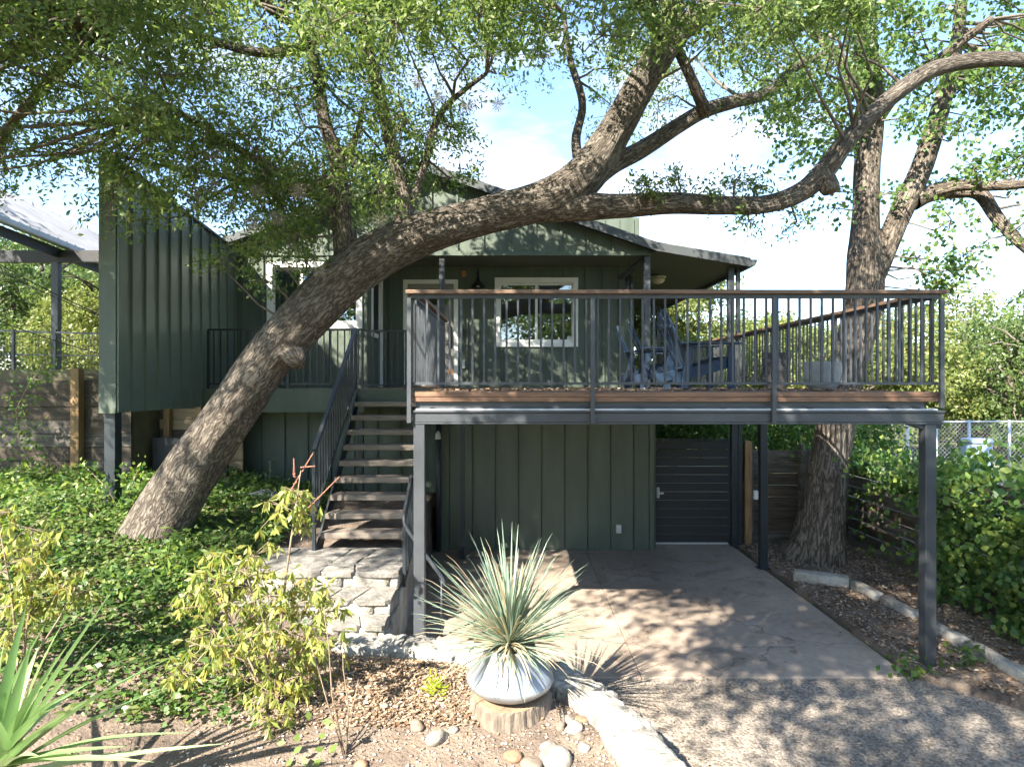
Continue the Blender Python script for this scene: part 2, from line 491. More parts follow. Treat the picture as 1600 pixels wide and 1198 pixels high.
class MB:
    """collects boxes, bars and tubes into one mesh"""

    def __init__(self):
        self.v, self.f, self.uv = [], [], []

    def box(self, x0, x1, y0, y1, z0, z1):
        i = len(self.v)
        self.v += [(x0, y0, z0), (x1, y0, z0), (x1, y1, z0), (x0, y1, z0), (x0, y0, z1), (x1, y0, z1), (x1, y1, z1), (x0, y1, z1)]
        self.f += [(i, i + 3, i + 2, i + 1), (i + 4, i + 5, i + 6, i + 7), (i, i + 1, i + 5, i + 4), (i + 1, i + 2, i + 6, i + 5), (i + 2, i + 3, i + 7, i + 6), (i + 3, i, i + 4, i + 7)]
        return self

    def bar(self, a, b, w, h, up=(0, 0, 1)):
        """box along a-b, w wide (sideways) and h high"""
        a, b = Vector(a), Vector(b)
        d = (b - a).normalized()
        up = Vector(up)
        s = d.cross(up)
        if s.length < 1e-4:
            s = d.cross(Vector((0, 1, 0)))
        s.normalize()
        u = s.cross(d).normalized()
        i = len(self.v)
        for p in (a, b):
            for q in ((-1, -1), (1, -1), (1, 1), (-1, 1)):
                self.v.append(tuple(p + s * (q[0] * w / 2) + u * (q[1] * h / 2)))
        self.f += [(i, i + 1, i + 2, i + 3), (i + 7, i + 6, i + 5, i + 4)]
        for k in range(4):
            n = (k + 1) % 4
            self.f.append((i + k, i + 4 + k, i + 4 + n, i + n))
        return self

    def prism(self, poly, y0, y1, axis='y'):
        """polygon of (a, b) pairs extruded; axis y: (x, z), axis z: (x, y), axis x: (y, z)"""
        i, n = len(self.v), len(poly)
        for t in (y0, y1):
            for (a, b) in poly:
                self.v.append((a, t, b) if axis == 'y' else ((a, b, t) if axis == 'z' else (t, a, b)))
        self.f.append(tuple(range(i, i + n)))
        self.f.append(tuple(reversed(range(i + n, i + 2 * n))))
        for k in range(n):
            m = (k + 1) % n
            self.f.append((i + m, i + k, i + n + k, i + n + m))
        return self

    def tube(self, pts, radii, seg=8, cap=True):
        pts = [Vector(p) for p in pts]
        n = len(pts)
        if not hasattr(radii, '__len__'):
            radii = [radii] * n
        i = len(self.v)
        t0 = (pts[1] - pts[0]).normalized()
        ref = Vector((0, 0, 1)) if abs(t0.z) < 0.9 else Vector((1, 0, 0))
        nrm = (ref - t0 * ref.dot(t0)).normalized()
        for k, p in enumerate(pts):
            t = (pts[min(k + 1, n - 1)] - pts[max(k - 1, 0)]).normalized()
            nrm = (nrm - t * nrm.dot(t)).normalized()
            bn = t.cross(nrm)
            for s in range(seg):
                a = 2 * math.pi * s / seg
                self.v.append(tuple(p + (nrm * math.cos(a) + bn * math.sin(a)) * radii[k]))
        for k in range(n - 1):
            for s in range(seg):
                m = (s + 1) % seg
                self.f.append((i + k * seg + s, i + k * seg + m, i + (k + 1) * seg + m, i + (k + 1) * seg + s))
        if cap:
            self.f.append(tuple(reversed(range(i, i + seg))))
            self.f.append(tuple(range(i + (n - 1) * seg, i + n * seg)))
        return self

    def lathe(self, prof, c=(0, 0, 0), seg=32):
        """profile of (radius, z) turned about the vertical through c"""
        i, n = len(self.v), len(prof)
        for (r, z) in prof:
            for s in range(seg):
                a = 2 * math.pi * s / seg
                self.v.append((c[0] + r * math.cos(a), c[1] + r * math.sin(a), c[2] + z))
        for k in range(n - 1):
            for s in range(seg):
                m = (s + 1) % seg
                self.f.append((i + k * seg + s, i + k * seg + m, i + (k + 1) * seg + m, i + (k + 1) * seg + s))
        self.f.append(tuple(reversed(range(i, i + seg))))
        self.f.append(tuple(range(i + (n - 1) * seg, i + n * seg)))
        return self

    def mesh(self, name, smooth=False):
        me = bpy.data.meshes.new(name)
        me.from_pydata(self.v, [], self.f)
        if smooth:
            me.polygons.foreach_set('use_smooth', [True] * len(me.polygons))
        me.update()
        return me

    def build(self, name, mat, parent=None, smooth=False, bevel=0.0, loc=None):
        me = self.mesh(name, smooth)
        me.materials.append(mat)
        o = bpy.data.objects.new(name, me)
        link(o, parent, loc)
        if bevel > 0:
            md = o.modifiers.new('bevel', 'BEVEL')
            md.width = bevel
            md.segments = 2
            md.limit_method = 'ANGLE'
        return o


def box(name, mat, parent, x0, x1, y0, y1, z0, z1, bevel=0.0):
    return MB().box(x0, x1, y0, y1, z0, z1).build(name, mat, parent, bevel=bevel)


def copies(name, me, mat, parent, locs, rots=None):
    """children that share one mesh"""
    if not me.materials:
        me.materials.append(mat)
    out = []
    for k, l in enumerate(locs):
        o = bpy.data.objects.new(name, me)
        link(o, parent, Vector(l))
        if rots is not None:
            o.rotation_euler = rots[k]
        out.append(o)
    return out


def np_mesh(name, V, Q, mat, rnd=None):
    """mesh from numpy vertices (N,3) and quads or triangles (M,k)"""
    me = bpy.data.meshes.new(name)
    k = Q.shape[1]
    me.vertices.add(len(V))
    me.vertices.foreach_set('co', np.ascontiguousarray(V, dtype=np.float32).ravel())
    me.loops.add(Q.size)
    me.loops.foreach_set('vertex_index', np.ascontiguousarray(Q, dtype=np.int32).ravel())
    me.polygons.add(len(Q))
    me.polygons.foreach_set('loop_start', np.arange(0, Q.size, k, dtype=np.int32))
    me.polygons.foreach_set('loop_total', np.full(len(Q), k, dtype=np.int32))
    if rnd is not None:
        a = me.attributes.new('rnd', 'FLOAT', 'FACE')
        a.data.foreach_set('value', np.ascontiguousarray(rnd, dtype=np.float32))
    me.update(calc_edges=True)
    me.validate()
    me.materials.append(mat)
    return me


def unit(a):
    return a / np.maximum(np.linalg.norm(a, axis=1, keepdims=True), 1e-6)


def leaf_mesh(name, C, D, Lg, Wd, mat, rnd, fold=0.18, N=None):
    """one folded rhombus per leaf: C centres, D length directions, Lg/Wd sizes"""
    n = len(C)
    D = unit(D)
    if N is None:
        N = rng.normal(size=(n, 3))
    S = unit(np.cross(D, N))
    U = np.cross(S, D)
    Lg = np.broadcast_to(np.asarray(Lg, float).reshape(-1, 1), (n, 1))
    Wd = np.broadcast_to(np.asarray(Wd, float).reshape(-1, 1), (n, 1))
    V = np.empty((n, 4, 3))
    V[:, 0] = C - D * Lg * 0.5
    V[:, 1] = C + S * Wd * 0.5 + U * Wd * fold + D * Lg * 0.05
    V[:, 2] = C + D * Lg * 0.5
    V[:, 3] = C - S * Wd * 0.5 + U * Wd * fold + D * Lg * 0.05
    Q = np.arange(n * 4).reshape(n, 4)
    return np_mesh(name, V.reshape(-1, 3), Q, mat, rnd)


def add_mesh(name, me, parent=None, kind=None):
    o = bpy.data.objects.new(name, me)
    link(o, parent)
    if kind:
        o['kind'] = kind
    return o

# ------------------------------------------------------------------ ground
def fnoise(x, y, s=1.0):
    return (np.sin(x * 2.1 * s + 1.3 * np.sin(y * 1.7 * s)) * np.cos(y * 2.6 * s + np.sin(x * 1.1 * s)) + 0.5 * np.sin(x * 5.3 * s + y * 4.1 * s) * np.cos(y * 6.1 * s - x * 3.7 * s)) / 1.5


CY = [0.0, 3.2, 3.77, 4.25, 4.64, 5.0, 5.49, 5.66, 5.70, 12.0]
CX = [1.05, 1.02, 0.94, 0.80, 0.63, 0.36, -0.46, -1.25, -1.30, -1.30]


def gz(x, y):
    """height of the planted ground left of the drive"""
    x, y = np.asarray(x, float), np.asarray(y, float)
    z = 0.30 + 0.13 * np.clip(y - 4.4, -1.5, 4.0) + 0.15 * np.clip(-x - 2.5, 0, 6)
    z = np.minimum(z, 1.16 + 0.02 * np.clip(-x - 5, 0, 9))
    dist = np.full(np.broadcast(x, y).shape, 9.0)
    for (ya, xa), (yb, xb) in zip(list(zip(CY, CX))[1:8], list(zip(CY, CX))[2:8]):
        dx, dy = xb - xa, yb - ya
        t = np.clip(((x - xa) * dx + (y - ya) * dy) / (dx * dx + dy * dy), 0, 1)
        dist = np.minimum(dist, np.hypot(x - xa - dx * t, y - ya - dy * t))
    z = np.minimum(z, 0.24 + 0.28 * dist)
    return z + 0.018 * fnoise(x, y, 1.6)


def grid_sheet(name, xs, ys, zf, mat, kind='structure'):
    X, Y = np.meshgrid(xs, ys)
    Z = zf(X, Y)
    nx, ny = len(xs), len(ys)
    idx = np.arange(nx * ny).reshape(ny, nx)
    Q = np.stack([idx[:-1, :-1], idx[:-1, 1:], idx[1:, 1:], idx[1:, :-1]], -1).reshape(-1, 4)
    me = np_mesh(name, np.stack([X, Y, Z], -1).reshape(-1, 3), Q, mat)
    me.polygons.foreach_set('use_smooth', [True] * len(me.polygons))
    o = add_mesh(name, me)
    o['kind'] = kind
    return o


def far_z(x, y):
    return -0.03 + 0 * x


g = grid_sheet('ground', np.linspace(-400, 400, 41), np.linspace(-200, 900, 45), far_z,
               pm('dry_grass_ground', (0.16, 0.17, 0.075), (0.10, 0.10, 0.05), 1.2, 0.95, 0.6, 30))


def bed_z(x, y):
    edge = np.interp(y, CY, CX)
    return np.where(x > edge, -0.35, gz(x, y))


grid_sheet('garden_bed', np.arange(-13, 1.31, 0.055), np.arange(0.4, 12.1, 0.055), bed_z, SOIL)
# drive: aggregate apron in front, smooth slab under the deck
ap = MB()
poly = [(-2.0, -6.0), (9.0, -6.0), (8.0, 2.0), (5.6, 4.2), (4.27, 5.13), (3.95, 5.45), (3.75, 5.675), (-2.0, 5.675)]
ap.prism(list(reversed(poly)), -0.1, 0.0, 'z')
tag(ap.build('driveway', AGG), kind='structure')
sl = MB()
for k, (x0, x1, y0, y1) in enumerate([(-1.28, 1.198, 5.69, 10.6), (1.204, 3.69, 5.69, 10.6)]):
    sl.box(x0, x1, y0, y1, -0.1, 0.012)
tag(sl.build('concrete_slab', CONC, bevel=0.006), kind='structure')


def side_z(x, y):
    return 0.03 + 0.05 * np.clip(x - 3.7, 0, 3) + 0.025 * fnoise(x, y, 2.2) + np.where(x < 3.73 + np.clip(5.69 - y, 0, 9) * 1.0, -0.3, 0)


grid_sheet('side_bed', np.arange(3.66, 9.0, 0.06), np.arange(3.4, 14.0, 0.06), side_z, SOIL)
# raised yard of the neighbour, behind the plank wall
nb = MB().box(-40, -5.99, 9.72, 60, 0.0, 2.95).box(-5.989, -5.2, 10.6, 60, 0.0, 2.94)
tag(nb.build('neighbour_yard', pm('yard_soil', (0.17, 0.15, 0.085), (0.10, 0.09, 0.05), 2, 0.95, 0.5, 20)), kind='structure')

# ------------------------------------------------------------------ house
YG, YW, YL = 11.1, 12.1, 10.04          # gable face, recessed upper wall, lower wall
ZD = 2.65                                # deck level
RX, RZ = -1.445, 6.62                    # ridge
BX, BZ = 2.56, 5.24                      # where the roof flattens over the side porch
EX, EZ = 4.22, 4.96                      # right eave
LX = -4.998
LZ = RZ - 0.352 * (RX - LX)
house = empty('green_house', (0, YW, 0), 'two storey dark green board and batten house with gable roof and porch', 'house')


def roof_z(x):
    return RZ - 0.352 * (RX - x) if x < RX else (RZ - (RZ - BZ) / (BX - RX) * (x - RX) if x < BX else BZ - (BZ - EZ) / (EX - BX) * (x - BX))


def wall_with_holes(name, mat, x0, x1, z0, z1, y0, y1, holes):
    """a wall facing the street, boxes left round the openings (x0,x1,z0,z1)"""
    m = MB()
    xs = sorted({x0, x1, *[h[0] for h in holes], *[h[1] for h in holes]})
    for a, b in zip(xs[:-1], xs[1:]):
        hs = sorted([h for h in holes if h[0] <= a + 1e-6 and h[1] >= b - 1e-6], key=lambda h: h[2])
        z = z0
        for h in hs:
            if h[2] > z:
                m.box(a, b, y0, y1, z, h[2])
            z = h[3]
        if z < z1:
            m.box(a, b, y0, y1, z, z1)
    return m.build(name, mat, house)


def battens(parent, xs, zf0, zf1, y, holes=(), w=0.04, t=0.032, mat=None):
    for x in xs:
        segs = [(zf0(x) if callable(zf0) else zf0, zf1(x) if callable(zf1) else zf1)]
        for (a, b, c, d) in holes:
            if a - w / 2 < x < b + w / 2:
                segs = [s for (p, q) in segs for s in ((p, min(q, c)), (max(p, d), q)) if s[1] - s[0] > 0.04]
        for (p, q) in segs:
            MB().box(x - w / 2, x + w / 2, y - t, y, p, q).build('batten', mat or SIDING, parent)


DOOR = (-2.14, -1.06, ZD, 4.77)
WIN = (-0.34, 1.30, 3.45, 4.81)
LWIN = (-4.42, -2.70, 3.72, 4.92)
# recessed wall behind the porch
w = wall_with_holes('wall', SIDING, -2.6, 2.40, 2.3, 5.04, YW, YW + 0.15, [DOOR, WIN])
battens(w, [-2.40, -0.88, -0.62, -0.2, 0.22, 0.62, 1.04, 1.46, 1.80, 2.12, 2.36], 2.35, 5.03, YW, [DOOR, WIN])
# left front wall, flush with the gable
w = wall_with_holes('wall', SIDING, LX, -2.6, 2.3, 5.03, YG, YG + 0.15, [LWIN])
battens(w, [-4.86, -4.5, -4.14, -3.73, -3.32, -2.92, -2.63], 2.35, 5.02, YG, [LWIN])
# return wall between them
w = MB().box(-2.749, -2.6, YG + 0.151, YW - 0.001, 2.3, 5.03).build('wall', SIDING, house)
sw = MB()
sw.box(-2.598, -2.575, YG + 0.25, YW - 0.1, 3.6, 3.68).box(-2.598, -2.575, YG + 0.25, YW - 0.1, 4.76, 4.84)
sw.box(-2.598, -2.575, YG + 0.25, YG + 0.33, 3.681, 4.759).box(-2.598, -2.575, YW - 0.18, YW - 0.1, 3.681, 4.759)
so = sw.build('window', WHITE, house)
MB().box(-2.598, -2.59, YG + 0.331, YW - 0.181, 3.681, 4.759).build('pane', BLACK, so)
MB().box(-2.60, -2.54, YW - 0.06, YW - 0.002, 2.66, 5.02).build('corner_board', WHITE, house)
# gable face
gp = [(LX, 5.035), (2.53, 5.035), (2.53, roof_z(2.53) - 0.12), (RX, RZ - 0.12), (LX, LZ - 0.12)]
gw = MB().prism(gp, YG, YG + 0.13).build('gable_wall', SIDING, house)
battens(gw, [-4.75 + 0.47 * k for k in range(16) if -4.75 + 0.47 * k < 2.4], 5.12, lambda x: roof_z(x) - 0.18, YG)
MB().box(LX, 2.53, YG - 0.03, YG - 0.0005, 5.035, 5.115).build('band_board', SIDING, house)
# gable vent pipes
for px in (660, 674):
    p = P(px, 333, YG)
    MB().tube([(p.x, YG - 0.14, p.z), (p.x, YG + 0.02, p.z)], 0.045, 12).build('vent_pipe', BLACK, house)
# side and back walls
MB().box(2.25, 2.40, YW + 0.151, 18.9, 0.0, 5.2).build('wall', SIDING, house)
MB().box(LX, 2.40, 18.9, 19.05, 0.0, 6.4).build('wall', SIDING, house)
MB().box(LX, LX + 0.15, YG + 0.151, 18.9, 0.0, 5.3).build('wall', SIDING, house)
# room behind the window: floor, back wall, ceiling
MB().box(-2.58, 2.24, 15.5, 15.6, 2.66, 5.0).build('room_wall', ROOM, house)
MB().box(LX + 0.16, 2.24, YW + 0.16, 15.49, 2.5, 2.66).build('room_floor', DECKW, house)
MB().box(LX + 0.16, -2.76, 13.0, 13.1, 2.67, 5.0).build('room_wall', ROOM, house)
MB().box(LX + 0.16, 2.24, YG + 0.16, 18.8, 5.05, 5.1).build('ceiling', ROOM, house)
# soffits
MB().box(-2.598, 2.50, YG + 0.131, YW - 0.002, 5.036, 5.06).build('soffit', SOFFIT, house)
MB().prism([(2.535, roof_z(2.535) - 0.16), (EX - 0.06, EZ - 0.13), (EX - 0.06, EZ - 0.11), (2.535, roof_z(2.535) - 0.14)], YG - 0.10, 18.9).build('soffit', SOFFIT, house)
# roof slabs
RY0, RY1 = YG - 0.22, 19.3
rt = 0.07


def roof_slab(xa, za, xb, zb):
    return MB().prism([(xa, za - rt), (xb, zb - rt), (xb, zb), (xa, za)], RY0, RY1).build('roof', SHINGLE, house)


roof_slab(LX - 0.2, roof_z(LX - 0.2), RX, RZ)
roof_slab(RX + 0.0005, RZ, BX, BZ)
roof_slab(BX + 0.0005, BZ, EX, EZ)
# rake boards along the front edges and eave trim
for (xa, za, xb, zb, hh) in ((LX - 0.2, roof_z(LX - 0.2), RX, RZ, 0.15), (RX, RZ, BX, BZ, 0.17), (BX, BZ, EX, EZ, 0.17)):
    MB().prism([(xa, za - hh), (xb, zb - hh), (xb, zb - 0.025), (xa, za - 0.025)], RY0 - 0.035, RY0 - 0.003).build('rake_board', TRIMG, house)
MB().box(EX - 0.055, EX + 0.003, RY0, RY1, EZ - 0.19, EZ - 0.072).build('eave_board', TRIMG, house)
gt = MB()
gt.prism([(EX + 0.004, EZ - 0.15), (EX + 0.08, EZ - 0.15), (EX + 0.12, EZ - 0.06), (EX + 0.12, EZ - 0.04), (EX + 0.004, EZ - 0.04)], RY0 - 0.02, RY1)
gt.build('gutter', TRIMG, house)
# taller volume showing behind the ridge
bx = MB().box(1.85, 2.82, 13.6, 18.5, 5.2, H + 259 * 13.6 / F)
bx.build('clerestory', SIDING, house)
for k in range(3):
    MB().box(2.02 + 0.32 * k, 2.06 + 0.32 * k, 13.575, 13.599, 5.3, H + 256 * 13.6 / F).build('batten', SIDING, house)
# porch posts
for (x, y, wd) in ((-1.27, YG + 0.07, 0.10), (2.45, YG + 0.07, 0.11), (3.97, YG + 0.07, 0.11), (4.10, YG + 0.05, 0.07), (3.98, 16.7, 0.11)):
    top = 5.034 if x < 2.5 else roof_z(x) - 0.165
    MB().box(x - wd / 2, x + wd / 2, y - wd / 2, y + wd / 2, ZD + 0.001, top).build('porch_post', STEEL, house, bevel=0.006)
MB().bar((2.05, YG + 0.6, 4.74), (2.42, YG + 0.10, 5.02), 0.07, 0.07).build('knee_brace', TRIMG, house)
# lower storey
LWX0, LWX1 = -1.25, 2.33
w = MB().box(LWX0, LWX1, YL + 0.03, YL + 0.15, 0.0, 2.5).build('wall', SIDING, house)
lx_ = [LWX0] + [-1.02 + 0.376 * k for k in range(9)] + [2.24, LWX1]
for a_, b_ in zip(lx_[:-1], lx_[1:]):
    MB().box(a_ + 0.007, b_ - 0.007, YL, YL + 0.0295, 0.015, 2.5).build('siding_panel', SIDING, w, bevel=0.003)
    if b_ < 2.2:
        MB().box(b_ + 0.008, b_ + 0.022, YL - 0.012, YL - 0.0005, 0.02, 2.49).build('batten', SIDING, w)
MB().box(LWX0 - 0.0, LWX0 + 0.15, YL + 0.151, 12.2, 0.0, 2.5).build('wall', SIDING, house)
w = MB().box(LX, LWX0 - 0.002, 10.75, 10.9, 0.0, 2.45).build('wall', SIDING, house)
battens(w, [-4.8 + 0.406 * k for k in range(9)], 0.5, 2.44, 10.75, w=0.035)
MB().box(LWX1 - 0.15, LWX1 - 0.001, YL + 0.151, 18.9, 0.0, 2.5).build('wall', SIDING, house)


def window_unit(x0, x1, z0, z1, y, lites, trim=0.10):
    m = MB()
    m.box(x0 - 0.0, x1, y - 0.035, y - 0.001, z1 - trim, z1).box(x0, x1, y - 0.035, y - 0.001, z0, z0 + trim)
    m.box(x0, x0 + trim, y - 0.035, y - 0.001, z0 + trim + .0005, z1 - trim - .0005).box(x1 - trim, x1, y - 0.035, y - 0.001, z0 + trim + .0005, z1 - trim - .0005)
    win = m.build('window', WHITE, house, bevel=0.004)
    a, b, c, d = x0 + trim, x1 - trim, z0 + trim, z1 - trim
    MB().box(a - 0.02, b + 0.02, y + 0.02, y + 0.08, c - 0.02, c + 0.045).box(a - 0.02, b + 0.02, y + 0.02, y + 0.08, d - 0.045, d + 0.02).build('sash_rail', WHITE, win)
    st = (b - a) / lites
    for k in range(lites + 1):
        x = a + st * k
        MB().box(x - 0.025, x + 0.025, y + 0.021, y + 0.079, c + 0.0455, d - 0.0455).build('mullion', WHITE, win)
    for k in range(lites):
        MB().box(a + st * k + 0.026, a + st * (k + 1) - 0.026, y + 0.04, y + 0.046, c + 0.046, d - 0.046).build('pane', GLASS, win)
    return win


win = window_unit(*WIN, YW, 2)
MB().box(-0.22, 0.47, YW + 0.22, YW + 0.235, 3.74, 4.70).build('blind', CURTAIN, win)
MB().lathe([(0.0, 0), (0.045, 0), (0.045, 0.003), (0, 0.003)], (0, 0, 0), 16)
st_ = MB()
st_.tube([(1.13, YW + 0.036, 3.62), (1.13, YW + 0.0385, 3.62)], 0.05, 18)
st_.build('round_sticker', LTGREY, win)
win2 = window_unit(*LWIN, YG, 3)
MB().box(-4.30, -2.82, YG + 0.3, YG + 0.32, 3.75, 4.60).build('blind', CURTAIN, win2)
# door
dm = MB()
x0, x1, z0, z1 = DOOR
t = 0.085
dm.box(x0, x0 + t, YW - 0.03, YW - 0.001, z0 + 0.002, z1).box(x1 - t, x1, YW - 0.03, YW - 0.001, z0 + 0.002, z1).box(x0 + t + .0005, x1 - t - .0005, YW - 0.03, YW - 0.001, z1 - t, z1)
door = dm.build('door', WHITE, house, bevel=0.004)
a, b, c, d = x0 + t, x1 - t, z0 + 0.03, z1 - t
MB().box(a, b, YW + 0.03, YW + 0.075, c, 4.28).box(a, a + 0.1, YW + 0.03, YW + 0.075, 4.281, d).box(b - 0.1, b, YW + 0.03, YW + 0.075, 4.281, d).box(a + 0.101, b - 0.101, YW + 0.03, YW + 0.075, d - 0.09, d).build('door_leaf', DOORP, door)
mid = (a + b) / 2
MB().box(mid - 0.02, mid + 0.02, YW + 0.032, YW + 0.073, 4.2815, d - 0.0905).build('glazing_bar', BLACK, door)
for (p, q) in ((a + 0.101, mid - 0.0205), (mid + 0.0205, b - 0.101)):
    MB().box(p, q, YW + 0.05, YW + 0.056, 4.2815, d - 0.0905).build('pane', GLASS, door)
hx = P(703, 530, YW).x
MB().box(hx - 0.035, hx + 0.035, YW + 0.012, YW + 0.0295, 3.42, 3.85).build('lock_plate', BLACK, door)
MB().bar((hx, YW - 0.02, 3.56), (hx - 0.13, YW - 0.02, 3.56), 0.022, 0.022).build('handle', BLACK, door)
MB().tube([(hx, YW + 0.0295, 2.97), (hx, YW + 0.024, 2.97)], 0.055, 20).build('round_medallion', ORANGE, door)
MB().box(x0, x1, YW - 0.06, YW + 0.02, ZD + 0.001, ZD + 0.029).build('threshold', DECKW, door)

# small fittings on the house (each its own thing)
lamp = empty('barn_lamp', (P(748, 450, YW).x, YW, 4.6), 'black gooseneck barn lamp on the wall between the door and the window', 'wall lamp')
lx = P(748, 450, YW).x
MB().tube([(lx, YW - 0.001, 4.88), (lx, YW - 0.10, 4.95), (lx, YW - 0.2, 4.93), (lx, YW - 0.25, 4.84), (lx, YW - 0.25, 4.78)], 0.012, 8).build('gooseneck', BLACK, lamp, True)
MB().lathe([(0.03, 0.18), (0.035, 0.12), (0.06, 0.095), (0.15, 0.0), (0.155, -0.01), (0.14, 0.0), (0.05, 0.085), (0.02, 0.1)], (lx, YW - 0.25, 4.60), 24).build('shade', BLACK, lamp, True)
MB().lathe([(0.0, -0.03), (0.03, -0.015), (0.035, 0.02), (0.02, 0.06)], (lx, YW - 0.25, 4.61), 14).build('bulb', GLOBE, lamp, True)
MB().tube([(lx, YW - 0.001, 4.88), (lx, YW - 0.02, 4.88)], 0.05, 16).build('wall_plate', BLACK, lamp)


def wall_box(name, px, py, Y, wpx, hpx, dep, mat, label, cat):
    p = P(px, py, Y)
    s = Y / F
    o = MB().box(p.x - wpx * s / 2, p.x + wpx * s / 2, Y - dep - 0.001, Y - 0.001, p.z - hpx * s / 2, p.z + hpx * s / 2).build(name, mat, bevel=0.008)
    return tag(o, label, cat)


o = wall_box('number_tile', 725, 428, YW, 6, 9, 0.015, ORANGE, 'small orange tile on the green wall above the barn lamp', 'tile')
p = P(725, 428, YW)
MB().box(p.x - 0.013, p.x + 0.013, YW - 0.019, YW - 0.0165, p.z - 0.03, p.z + 0.03).build('tile_figure', REDWOOD, o)
wall_box('door_bell', 724, 519, YW, 4, 10, 0.03, BLACK, 'slim black doorbell on the wall right of the door', 'doorbell')
o = wall_box('outlet_box', 723, 569, YW, 7, 13, 0.05, LTGREY, 'pale grey weatherproof outlet box on the wall low beside the door', 'outlet')
MB().box(p.x - 0.03, p.x + 0.03, YW - 0.062, YW - 0.0525, 3.05, 3.11).build('cover', LTGREY, o)
o = wall_box('outlet_box', 966, 825, YL, 8, 13, 0.07, LTGREY, 'pale outlet cover low on the dark wall under the deck near the gate', 'outlet')
p = P(966, 825, YL)
MB().box(p.x - 0.025, p.x + 0.025, YL - 0.082, YL - 0.072, p.z - 0.06, p.z + 0.01).build('cover', LTGREY, o)
sp = empty('spot_lamp', (P(685, 680, YL - .1).x, YL, 1.9), 'small pale spot lamp high on the dark wall under the deck by the stair', 'lamp')
p = P(685, 680, YL - 0.1)
MB().lathe([(0.02, 0.06), (0.04, 0.03), (0.05, -0.05), (0.045, -0.055), (0.0, -0.04)], (p.x, p.y - 0.05, p.z), 14).build('lamp_head', LTGREY, sp, True)
MB().bar((p.x, p.y - 0.05, p.z + 0.05), (p.x, YL - 0.001, p.z + 0.09), 0.03, 0.03).build('bracket', LTGREY, sp)
MB().tube([(p.x, p.y + 0.02, 0.012), (p.x, p.y + 0.02, 2.3)], 0.045, 12).build('drain_pipe', DARKSTEEL, house, True)
# porch ceiling light and wind chime
cl = empty('ceiling_light', P(1028, 441, 13.0), 'cream dome light on the sloping soffit of the side porch', 'ceiling light')
p = P(1028, 438, 13.0)
zt = roof_z(p.x) - 0.16
MB().lathe([(0.17, 0.0), (0.175, -0.02), (0.15, -0.04), (0.0, -0.04)], (p.x, p.y, zt), 24).build('base', LTGREY, cl, True)
MB().lathe([(0.15, -0.035), (0.14, -0.09), (0.10, -0.14), (0.0, -0.165)], (p.x, p.y, zt), 24).build('dome', CREAM, cl, True)
wc = empty('wind_chime', P(983, 440, 11.6), 'dark wind chime hanging under the porch left of the post', 'wind chime')
p = P(983, 440, 11.6)
MB().tube([(p.x, p.y, 5.034), (p.x, p.y, 4.72)], 0.006, 6).build('cord', BLACK, wc)
MB().lathe([(0.02, 0.05), (0.09, 0.0), (0.09, -0.02), (0.0, -0.02)], (p.x, p.y, 4.72), 16).build('top_plate', BLACK, wc)
for k in range(6):
    an = k * math.pi / 3
    MB().tube([(p.x + 0.065 * math.cos(an), p.y + 0.065 * math.sin(an), 4.70), (p.x + 0.065 * math.cos(an), p.y + 0.065 * math.sin(an), 4.22 + 0.05 * k)], 0.013, 8).build('chime_tube', STEEL, wc, True)

# ------------------------------------------------------------------ screen wall on the left
FX0, FX1 = -5.19, -5.0
fy0, fy1 = 7.75, 11.08
ft0, ft1, fb = H + 345 * fy0 / F, H + 206 * fy1 / F, H - 0.37
sc = empty('screen_wall', (FX0, fy0, fb), 'tall green standing seam screen wall with sloping top raised on a steel post', 'wall')
MB().prism([(fy0 + 0.001, fb), (fy1, fb), (fy1, ft1), (fy0 + 0.001, ft0)], FX0, FX1, 'x').build('panel', SEAM, sc)
MB().prism([(fy0 - 0.02, fb - 0.005), (fy0 - 0.0005, fb - 0.005), (fy0 - 0.0005, ft0 + 0.015), (fy0 - 0.02, ft0 + 0.02)], FX0 - 0.01, FX1 + 0.012, 'x').build('end_trim', SIDING, sc)  # darker green puts the front face's shade into the colour
for k in range(12):
    y = fy0 + 0.003 + 0.3 * k
    zt = ft0 + (ft1 - ft0) * (y - fy0) / (fy1 - fy0)
    MB().box(FX1 + 0.0005, FX1 + 0.032, y, y + 0.016, fb, zt).build('seam', SEAM, sc)
MB().prism([(fy0 - 0.03, ft0 + 0.022), (fy1, ft1 + 0.003), (fy1, ft1 + 0.04), (fy0 - 0.03, ft0 + 0.06)], FX0 - 0.025, FX1 + 0.045, 'x').build('cap_flashing', TRIMG, sc)
MB().box(-5.18, -5.04, 7.80, 7.94, 1.0, fb - 0.001).build('post', DARKSTEEL, sc, bevel=0.006)
MB().box(-5.16, -5.05, 10.6, 10.71, 0.9, fb - 0.001).build('post', DARKSTEEL, sc, bevel=0.006)

# ------------------------------------------------------------------ deck
YF = 5.82
DX0, DX1 = -0.94, 4.06
deck = empty('raised_deck', (1.5, YF, 0), 'raised deck with redwood edge boards on grey steel beam and posts', 'deck')
dbm = MB().box(DX0, DX1, 0, 0.136, 0, 0.036)
me = dbm.mesh('deck_board')
n = int((YW - 0.02 - YF) / 0.14)
copies('deck_board', me, DECKW, deck, [(0, YF + 0.035 + 0.14 * k, ZD - 0.036 + 0.0015 * math.sin(k * 2.3)) for k in range(n)])
me2 = MB().box(2.42, DX1, 0, 0.136, 0, 0.036).mesh('deck_board')
copies('deck_board', me2, DECKW, deck, [(0, YW + 0.02 + 0.14 * k, ZD - 0.036) for k in range(35)])
me3 = MB().box(-2.36, DX0 - 0.005, 0, 0.136, 0, 0.036).mesh('deck_board')
copies('deck_board', me3, DECKW, deck, [(0, 9.2 + 0.14 * k, ZD - 0.036) for k in range(5)])
